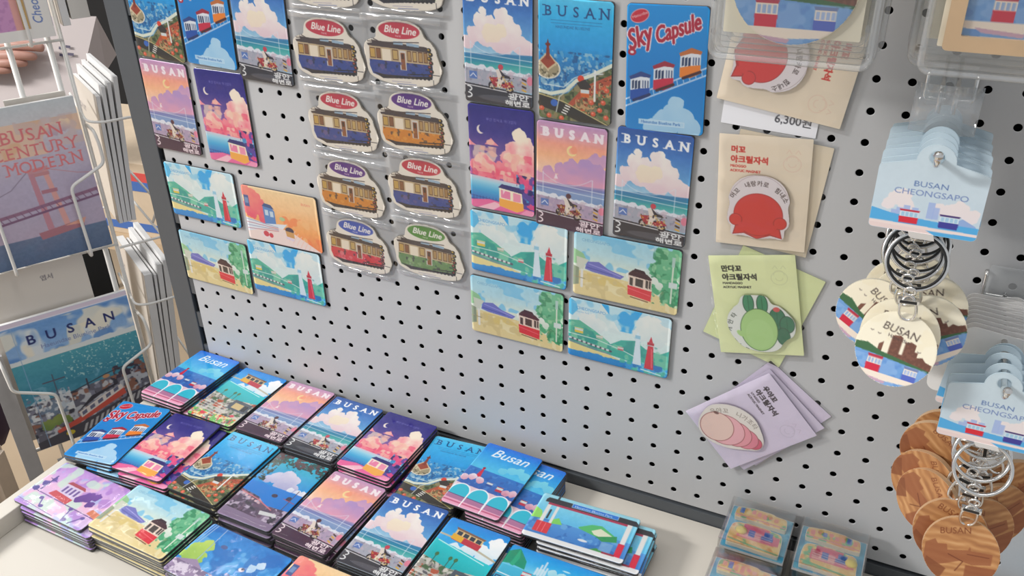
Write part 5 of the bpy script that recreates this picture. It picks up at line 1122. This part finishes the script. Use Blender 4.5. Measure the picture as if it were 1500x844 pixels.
# pouches at the top
def pouch(x, z, y, label, w_=.104, h_=.125, frame=False, rot=0, group=None, lead=True):
    t = thing('coaster_pouch' if not frame else 'framed_magnet_pouch', label, 'pouch', (x, y, z), (0, math.radians(-rot), 0), group)
    o = [(p / 1000, q / 1000) for p, q in rrect(w_ * 1000, h_ * 1000, 6)]
    shell = bmesh.new()
    for yy in (-.0045, .0045):
        pass
    tube(shell, [(p, 0, q) for p, q in [(a * (1 - .003 / abs(a) if abs(a) > .003 else 1), b) for a, b in o]], .0022, 8, closed=True)
    obj('welded_rim', shell, M_case, t)
    obj('front_film', wrinkled('front_film', w_ - .004, h_ - .004, -.0046, .0008, x * 100 + y * 900, edge=.003), M_case2, t)
    obj('back_film', wrinkled('back_film', w_ - .004, h_ - .004, .0042, .0003, 5, edge=-.003), M_sleeve, t)
    cw, ch = w_ - .020, h_ - .024
    cd = obj('insert_card', slab_mesh('insert_card', [(p / 1000, q / 1000 + .004) for p, q in rrect(cw * 1000, ch * 1000, 1)], .0012, -.0002), M_creamcard, t)
    if lead:
        if not frame:
            obj('coaster', plate('coaster', circ(0, -.0135, .0390, 48), [], -.0004, -.0030), M_cream, t)
            obj('printed_front', face_mesh('printed_front', art_scene(78, 78), -3.15, 'disc', dome=.2), M_paper, t, (0, 0, -.0135))
        else:
            obj('wooden_frame', plate('wooden_frame', [(p - .001, q - .0045) for p, q in [(a / 1000, b / 1000) for a, b in rrect(cw * 1000 - 8, cw * 1000 - 8, 3)]], [[(p - .001, q - .0045) for p, q in [(a / 1000, b / 1000) for a, b in rrect(cw * 1000 - 26, cw * 1000 - 26, 1)]]], -.0004, -.0040), M_frame, t)
            s_ = cw * 1000 - 26; obj('printed_front', face_mesh('printed_front', art_scene(s_, s_), -.9, 'rrect', 1, dome=0), M_paper, t, (-.001, 0, -.0045))
    bm = bmesh.new(); box(bm, -.016, .016, -.0014, .0014, h_ / 2 - .001, h_ / 2 + .020)
    obj('hang_tab', bm, M_case, t)
    return t
M_case2 = mat_clear('clear_pouch_front', .22, (.97, .97, .96), .07, haze=.05, bump=.5)
M_creamcard = mat_basic('cream_insert', (0.83, 0.77, 0.62), .6, noise_amt=.02)
M_frame = mat_basic('pale_wood_frame', (0.80, 0.56, 0.33), .5, noise_amt=.1, nscale=30)
for i in range(5):
    pouch(.7015 + .0015 * i * (1 if i % 2 else -1) - .0006 * i, .4515 + .0008 * i, -.118 + .0125 * i, ['frontmost clear pouch with a round painted coaster hanging at the top of the picture', 'second coaster pouch behind the frontmost one', 'third coaster pouch behind the frontmost one', 'fourth coaster pouch on the top hook', 'rearmost coaster pouch on the top hook, nearest the pegboard'][i], group='coaster pouches on the top hook', w_=.105, h_=.128, lead=i < 2, rot=0)
for i in range(4):
    pouch(.8330 + (-.006 if i > 0 else 0) - .001 * i, .4480 + .0008 * i, -.108 + .0150 * i, ['clear pouch with a pale wooden picture frame at the top right corner', 'cream card pouch directly behind the framed picture', 'third pouch behind the framed picture', 'rearmost pouch behind the framed picture'][i], group='framed magnet pouches at the top right', w_=.112, h_=.122, frame=True, lead=i < 1)
hook(.7015, .5100, .150, 'metal hook above the picture holding the coaster pouches', plate_clear=False)
hook(.8280, .5080, .150, 'metal hook above the picture holding the framed pouches', plate_clear=False)
# metal and clear label holder above the cream keychains
t = thing('label_holder', 'metal arm with a clear curved label plate above the cream keychains', 'label holder', (.8000, -.0004, .3700))
bm = bmesh.new()
for sx in (-.0045, .0045): tube(bm, rounded_path([(sx, 0, 0), (sx, -.078, 0), (sx, -.082, -.016)], .004), .0016, 8)
obj('arms', bm, M_chrome, t)
bm = bmesh.new()
for i in range(8):
    a0 = -.5 + i * .125 * 1.0; x0 = -.020 + i * .005; x1 = x0 + .005; y0 = -.084 - .004 * math.cos((x0) * 70); y1 = -.084 - .004 * math.cos((x1) * 70)
    f = bm.faces.new([bm.verts.new(p) for p in ((x0, y0, -.028), (x1, y1, -.028), (x1, y1, .004), (x0, y0, .004))]); f.smooth = True
bmesh.ops.remove_doubles(bm, verts=bm.verts, dist=1e-5); bmesh.ops.solidify(bm, geom=bm.faces[:], thickness=.0008)
obj('clear_plate', bm, M_case, t)

# ------------------------------------------------------------------ postcard rack at the left
ph = math.radians(61); e1 = Vector((math.cos(ph), math.sin(ph), 0)); e2 = Vector((e1.y, -e1.x, 0)); RO = Vector((-.1854, .0322, -.0590)); KS = 1.25 / 1.15 / 1000
def rk(r, d, z): return RO + e1 * (r * KS) + e2 * (d * KS) + Vector((0, 0, z * KS))
# local frame whose +x runs along e1 and whose front (-y) faces e2
RR = math.atan2(e1.y, e1.x)
rack = thing('postcard_rack', 'white wire spinner rack of postcards at the left edge, behind the tray', 'display rack', tuple(rk(-60, -90, -520)))
def rkobj(name, bm, mat=M_wire, par=rack):
    m = bpy.data.meshes.new(name); bm.to_mesh(m); bm.free(); m.materials.append(mat)
    o = bpy.data.objects.new(name, m); C.objects.link(o); o.parent = par; o.location = -Vector(par.location); return o
for r in (-130, -102, -51, -10, 4):
    bm = bmesh.new(); tube(bm, [rk(r, -16, -480), rk(r, -16, 470)], .0036 if r in (-51, -10) else .0028, 8); rkobj('upright_wire', bm)
for z in (-300, 440):
    bm = bmesh.new(); tube(bm, [rk(-170, -16, z), rk(6, -16, z), rk(6, -170, z), rk(-170, -170, z), rk(-170, -16, z)], .0018, 6); rkobj('cross_wire', bm)
def pocket(zt, dz=0):
    """front wires of one pocket, heights relative to the cover's top"""
    for side in ((9.4, -83, 20), ):
        bm = bmesh.new(); tube(bm, rounded_path([rk(6, -14, zt - 40), rk(9, 8, zt - 42), rk(11, 10, zt - 60), rk(11, 10, zt - 83), rk(-32, 10, zt - 103), rk(-30, 10, zt - 190), rk(-30, 6, zt - 197), rk(-30, -14, zt - 199)], .008), .0022, 8); rkobj('pocket_wire', bm)
    bm = bmesh.new(); tube(bm, rounded_path([rk(-166, -14, zt - 40), rk(-163, 8, zt - 48), rk(-161, 10, zt - 88), rk(-116, 10, zt - 110), rk(-115, 10, zt - 192), rk(-115, 6, zt - 197), rk(-115, -14, zt - 199)], .008), .0022, 8); rkobj('pocket_wire', bm)
    bm = bmesh.new(); tube(bm, [rk(-166, -14, zt - 199), rk(6, -14, zt - 199)], .0018, 8); rkobj('pocket_base', bm)
for zt in (0, 259, 519): pocket(zt)
def spocket(zt):
    bm = bmesh.new(); tube(bm, rounded_path([rk(4, -60, zt - 12), rk(4, 8, zt - 30), rk(20, 10, zt - 34), rk(58, 10, zt - 34), rk(58, 8, zt - 60), rk(62, 8, zt - 150), rk(50, 4, zt - 175)], .008), .0018, 8); rkobj('side_pocket_wire', bm)
    bm = bmesh.new(); tube(bm, rounded_path([rk(62, 8, zt - 150), rk(62, -140, zt - 150), rk(4, -150, zt - 150)], .006), .0018, 8); rkobj('side_pocket_wire', bm)
    bm = bmesh.new(); tube(bm, rounded_path([rk(4, 6, zt - 196), rk(58, 6, zt - 196), rk(58, -140, zt - 196), rk(4, -140, zt - 196)], .006), .0018, 8); rkobj('side_pocket_base', bm)
for zt in (10, 259): spocket(zt)
bm = bmesh.new(); p0 = [rk(-62, -60, -520), rk(-4, -60, -520), rk(-4, -100, -520), rk(-62, -100, -520)]; p1 = [p + Vector((0, 0, 586 * KS)) for p in p0]
va = [bm.verts.new(p) for p in p0]; vb = [bm.verts.new(p) for p in p1]; bm.faces.new(va[::-1]); bm.faces.new(vb)
for i in range(4): bm.faces.new((va[i], va[(i + 1) % 4], vb[(i + 1) % 4], vb[i]))
rkobj('black_filler', bm, M_black)  # black block added to fill the black gap between book and side packs
def book(name, cv, zt, label, n=1, lift=0):
    t = thing(name, label, 'postcard book', tuple(rk(-78, 0, zt - 191 + lift)), (0, 0, RR))
    W_, H_ = .165, .208
    obj('pages', box_mesh('pages', -W_ / 2, W_ / 2, 0, .006, 0, H_, .0006), M_edge, t)
    obj('printed_cover', face_mesh('printed_cover', cv, 0, 'rrect', .8, dome=0), M_paperp, t, (0, -.0003, H_ / 2))
    return t
M_paperp = mat_print('glossy_cover', .4, .3)
book('postcard_book', art_busan_cover(), 0, 'postcard book with BUSAN over teal sea, in the lower pocket of the rack')
book('postcard_book', art_century(), 259, 'grey mauve postcard book titled BUSAN CENTURY MODERN with a pink suspension bridge')
book('postcard_book', art_flowers(), 519, 'white bordered postcard book with purple blossom at the top left corner')
def plain(r, d, z, w_, h_, th, label, mat=None, text=None, face='f', tilt=0, group=None, name='postcard_pack'):
    t = thing(name, label, 'postcards', tuple(rk(r, d, z)), (tilt, 0, RR), group)
    obj('cards', box_mesh('cards', -w_ / 2, w_ / 2, 0, th, 0, h_, .0004), mat or M_paperw, t)
    if text:
        cv = Cv(w_ * 1000, h_ * 1000, 1.2, '#dcd4ca'); 
        for k, (tx, x, y, s_) in enumerate(text): cv.text(tx, x, y, s_, '#55505c', rot=PI / 2 if k % 2 else 0)
        obj('printed_back', face_mesh('printed_back', cv, 0, 'rrect', .5, dome=0), M_paperp, t, (0, -.0003, h_ / 2))
    return t
# card backs seen between the pockets
plain(-40, -12, 75, .070, .205, .004, 'white card back with a dark barcode seen above the mauve book', text=[('|||||||||', 10, 30, 10), ('8 809', 30, 60, 7)])
plain(-118, -12, 75, .080, .228, .004, 'cream card back with a barcode at the far left above the mauve book', text=[('||||||||', 46, 34, 12), ('880', 52, 44, 6)])
plain(-100, -12, -180, .134, .262, .004, 'cream card back with ruled lines seen between the two books', text=[('엽서', 76, 24, 9), ('______', 20, 18, 10)])
# packs standing in the side pocket, long side running along e2
def spack(r, th, zt, zb, dlen, label, d0=0, group=None, body=None, txt=None, tilt=0):
    t = thing('postcard_pack', label, 'postcards', tuple(rk(r, d0, zb)), (0, math.radians(tilt), RR), group)
    h_ = (zt - zb) * KS
    obj('cards', box_mesh('cards', 0, th * KS, 0, dlen * KS, 0, h_, .0004), body or M_edge, t)
    if txt:
        cv = Cv(dlen * KS * 1000, h_ * 1000, 1.0, '#d6cdc2'); cv.text(txt, 20, 40, 10, '#55505c'); cv.text('postcard', 16, h_ * 1000 - 20, 9, '#77707a'); cv.text('||||||', 18, h_ * 500, 12, '#55505c')
        obj('printed_back', face_mesh('printed_back', cv, 0, 'rrect', .5, dome=0), M_paperp, t, (-.0003, dlen * KS / 2, h_ / 2), (0, 0, -PI / 2))
    return t
G1 = 'white postcard packs in the upper side pocket'
for k, (r, th, dz, dl, ti) in enumerate([(12, 4.5, -14, 128, 3.6), (17.2, 4.5, -4, 134, 4.3), (22.3, 4.5, 0, 136, 5.0), (27.5, 5, 6, 140, 5.8)]):
    spack(r, th, 268 + dz, 92, dl, ['thin white postcard pack nearest the mauve book', 'second white postcard pack in the upper side pocket', 'third white postcard pack in the upper side pocket', 'tallest white postcard pack, outermost in the upper side pocket'][k], group=G1, txt='엽서 SET' if k == 0 else None, tilt=ti)
G2 = 'white postcard packs in the lower side pocket'
for k, (r, th, dz, dl, ti) in enumerate([(9, 10, 0, 126, 4.6), (20.5, 3, -3, 120, 4.9), (24.2, 6, 10, 124, 5.4), (31, 7, 14, 128, 5.8)]):
    spack(r, th, 14 + dz, -180, dl + 22, ['thick white postcard pack nearest the teal book', 'short white postcard pack in the middle of the lower side pocket', 'third postcard pack in the lower side pocket', 'outermost postcard pack of the lower side pocket, beside the dark upright'][k], group=G2, txt='엽서' if k == 0 else None, tilt=ti)
spack(8, 8, 500, 337, 120, 'cream postcard pack at the top of the rack next to the blossom book', txt='엽서'); spack(18, 20, 500, 343, 116, 'clear wrapped postcard pack at the top of the rack', body=M_paperw)

# ------------------------------------------------------------------ shopper's hand with a white paper bag, behind the rack
def camp(x, y, D):
    """a point seen through pixel x,y at depth D (camera given above)"""
    d = Vector(((x - 750) / 1292, (y - 422) / 1292, 1.0)); A = Vector(R0) * d.x + Vector(R1) * d.y + Vector(R2) * d.z
    return Vector((.7934, -.7040, .5412)) + A * D
def skin(name, chains, mat, parent=None, levels=2):
    """chains: list of (points, radii); first point of the first chain is the root; later chains start at the index they attach to"""
    vs = []; es = []; rad = []
    for start, pts, rs in chains:
        prev = start
        for p_, r_ in zip(pts, rs):
            vs.append(tuple(p_)); rad.append(r_)
            if prev is not None: es.append((prev, len(vs) - 1))
            prev = len(vs) - 1
    me = bpy.data.meshes.new(name); me.from_pydata(vs, es, []); o = bpy.data.objects.new(name, me); C.objects.link(o)
    m = o.modifiers.new('s', 'SKIN'); m.use_smooth_shade = True
    for i, v in enumerate(me.skin_vertices[0].data): v.radius = (rad[i], rad[i]); v.use_root = (i == 0)
    o.modifiers.new('u', 'SUBSURF').levels = levels
    dg = bpy.context.evaluated_depsgraph_get(); m2 = bpy.data.meshes.new_from_object(o.evaluated_get(dg)); bpy.data.objects.remove(o)
    for p_ in m2.polygons: p_.use_smooth = True
    m2.materials.clear(); return obj(name, m2, mat, parent)
M_skin = mat_basic('skin', (0.44, 0.23, 0.18), .5, noise_amt=.06, nscale=120)
M_bag = mat_basic('white_paper_bag', (0.46, 0.40, 0.39), .6, noise_amt=.02)
M_ink = mat_basic('dark_print', (0.05, 0.04, 0.08), .6)
M_sleevec = mat_basic('dark_knit_sleeve', (0.05, 0.05, 0.06), .9, nscale=300, bump=.4)
D_ = 1.50
q = lambda x, y, dd=0: camp(x, y, D_ + dd)
arm0 = q(-260, 150, .02)
person = thing('person', 'shopper\'s hand at the left edge, fingers gripping a white paper bag', 'person', tuple(arm0))
hand = skin('hand', [
    (None, [q(-260, 130, .03), q(-170, 112, .01), q(-95, 98, 0)], [.030, .027, .022]),
    (2, [q(-62, 84, -.004)], [.022]),
    (3, [q(-30, 74), q(0, 68, -.008), q(28, 66, -.012), q(50, 68, -.010), q(66, 71, -.004)], [.012, .0105, .0100, .0088, .0070]),
    (2, [q(-62, 100, 0)], [.020]),
    (9, [q(-34, 84, -.004), q(-6, 82, -.012), q(22, 81, -.016), q(42, 82, -.012), q(56, 84, -.005)], [.011, .0098, .0090, .0080, .0064]),
    (9, [q(-36, 96, 0), q(-12, 93, -.010), q(12, 92, -.014), q(30, 92, -.010), q(42, 93, -.004)], [.010, .0090, .0082, .0074, .0060]),
    (9, [q(-44, 106, .002), q(-26, 104, -.008), q(-8, 103, -.011), q(8, 103, -.008), q(18, 103, -.004)], [.009, .0080, .0074, .0066, .0052]),
    (3, [q(-58, 66, .018), q(-38, 52, .030), q(-14, 48, .034), q(2, 50, .032)], [.013, .0115, .0105, .0080]),
], M_skin)
hand.parent = person; hand.location = -arm0
slv = skin('sleeve', [(None, [q(-420, 170, .05), q(-330, 150, .04), q(-235, 126, .03)], [.050, .044, .038])], M_sleevec); slv.parent = person; slv.location = -arm0
# bag: front panel + gusset as a folded box
A0 = q(40, 30, .012); A1 = q(137, 22, .02); A2 = q(172, 45, .14)
bag = thing('paper_bag', 'white paper bag held in the hand behind the postcard rack', 'paper bag', tuple(q(60, 140, .02)))
bm = bmesh.new()
P_ = [q(-20, 20, .015), q(141, 24, .015), q(171, 80, .10), q(5, 60, .11), q(-5, 170, .02), q(112, 150, .02), q(156, 104, .06), q(20, 190, .11)]
vv = [bm.verts.new(p_) for p_ in P_]
for f in ((0, 4, 5, 1), (1, 5, 6, 2), (2, 6, 7, 3), (3, 7, 4, 0), (4, 7, 6, 5)): bm.faces.new([vv[i] for i in f])
bmesh.ops.recalc_face_normals(bm, faces=bm.faces[:]); bmesh.ops.solidify(bm, geom=bm.faces[:], thickness=.0006)
o = obj('bag_body', bm, M_bag, bag); o.location = -Vector(bag.location)
def quadprint(pts, name):
    bm = bmesh.new(); v = [bm.verts.new(p_) for p_ in pts]; bm.faces.new(v); o = obj(name, bm, M_ink, bag); o.location = -Vector(bag.location); return o
for i, (x, y, s_) in enumerate([(86, 68, 5), (96, 66, 7), (87, 78, 6), (99, 77, 9)]):
    quadprint([q(x, y, .0125), q(x + s_, y + 1, .0125), q(x + s_, y + 5, .0125), q(x, y + 4, .0125)], 'printed_mark')

# ------------------------------------------------------------------ shop beyond: floor, low shelf with boxes, dark bay
fl = obj('floor', box_mesh('floor', -4.5, 3.0, -3.0, 4.5, -.97, -.95), mat_basic('brown_wood_floor', (0.36, 0.27, 0.18), .5, noise_amt=.25, nscale=3)); tag(fl, kind='structure')
wb = obj('wall_back', box_mesh('wall_back', -4.5, 3.0, 4.5, 4.56, -.97, 1.9), mat_basic('shop_wall', (0.55, 0.53, 0.50), .7)); tag(wb, kind='structure')
wl = obj('wall_left', box_mesh('wall_left', -4.56, -4.5, -3.0, 4.56, -.97, 1.9), mat_basic('shop_wall_left', (0.55, 0.53, 0.50), .7)); tag(wl, kind='structure')
dc = camp(160, 60, 2.7); dk = thing('dark_bay', 'black shelving bay standing behind the postcard rack', 'shelving unit', (dc.x, dc.y, -.949))
obj('side_panel', box_mesh('side_panel', -.20, .17, -.01, .01, .63, 2.2), M_black, dk, None, (0, 0, .45))
for sx in (-.199, .149): obj('leg', box_mesh('leg', sx, sx + .02, -.009, .009, 0, .6299), M_black, dk, None, (0, 0, .45))
M_card1 = mat_basic('kraft_box', (0.52, 0.38, 0.24), .6, noise_amt=.08); M_red = mat_basic('red_stripe', (0.62, 0.07, 0.06), .5); M_blue = mat_basic('blue_stripe', (0.05, 0.14, 0.42), .5)
low = thing('goods_shelf', 'low brown shelf of striped boxes seen left of the dark upright', 'shelf', tuple(q(215, 310, .35)))
for k, (z, m_) in enumerate([(.00, M_card1)]):
    o = obj('shelf_board', box_mesh('shelf_board', -.35, .20, -.12, .25, -.03, 0), M_card1, low, None, (0, 0, .1))
bx = thing('striped_box', 'brown box with red and blue stripes on the low shelf beside the upright', 'box', tuple(q(215, 310, .35) + Vector((0, 0, .0002))), (0, 0, .1))
obj('carton', box_mesh('carton', -.30, .16, -.10, .2, 0, .155, .001), mat_basic('tan_carton', (0.58, 0.46, 0.33), .6, noise_amt=.12, nscale=30), bx)
obj('red_stripe', box_mesh('red_stripe', -.301, .161, -.1012, -.1, .118, .136), M_red, bx); obj('blue_stripe', box_mesh('blue_stripe', -.301, .161, -.1012, -.1, .098, .118), M_blue, bx); obj('blue_stripe', box_mesh('blue_stripe', -.301, .161, -.1012, -.1, .012, .028), M_blue, bx)
bg2 = thing('carrier_bag', 'beige carrier bag with a brown base, low at the left edge behind the tray', 'bag', tuple(camp(6, 790, 1.5)))
bm = bmesh.new(); box(bm, -.12, .045, -.03, .03, 0, .19); bmesh.ops.bevel(bm, geom=bm.edges[:], offset=.012, segments=3, affect='EDGES')
obj('bag_body', bm, mat_basic('beige_cloth', (0.62, 0.52, 0.42), .8, noise_amt=.1, bump=.3), bg2, None, (0, 0, .45))
bm = bmesh.new(); box(bm, -.118, .044, -.034, .034, 0.0, .085); bmesh.ops.bevel(bm, geom=bm.edges[:], offset=.01, segments=2, affect='EDGES'); obj('brown_base', bm, M_card1, bg2, None, (0, 0, .45))
pg = thing('dark_coat', 'dark purple coat hem at the left edge above the carrier bag', 'coat', tuple(camp(-30, 650, 1.6)))
bm = bmesh.new()
prof = [(0, .0), (.03, .012), (.055, .05), (.062, .12), (.05, .2), (.04, .30)]
for k, (r_, z_) in enumerate(prof): pass
rings = []
for r_, z_ in prof: rings.append([bm.verts.new(((r_ + .03) * math.cos(t * PI / 8) * (1 + .08 * math.sin(t * 2.3)), (r_ + .03) * .5 * math.sin(t * PI / 8), z_)) for t in range(16)])
for k in range(len(rings) - 1):
    for t in range(16): f = bm.faces.new((rings[k][t], rings[k][(t + 1) % 16], rings[k + 1][(t + 1) % 16], rings[k + 1][t])); f.smooth = True
bm.faces.new(rings[0][::-1]); bm.faces.new(rings[-1])
obj('cloth', bm, mat_basic('dark_purple_cloth', (0.05, 0.03, 0.06), .85, bump=.3), pg)
M_grey = mat_basic('grey_card_stack', (0.38, 0.37, 0.37), .6, noise_amt=.1, nscale=80)
t = thing('postcard_pack', 'grey postcard pack standing edge on at the left of the teal BUSAN book', 'postcards', tuple(rk(-178, -6, -250)), (0, 0, RR)); obj('cards', box_mesh('cards', 0, .021, 0, .10, 0, .225, .0004), M_grey, t)
plain(-70, -12, -440, .150, .235, .004, 'pale grey card standing below the teal BUSAN book, mostly behind the tray', mat=M_grey)
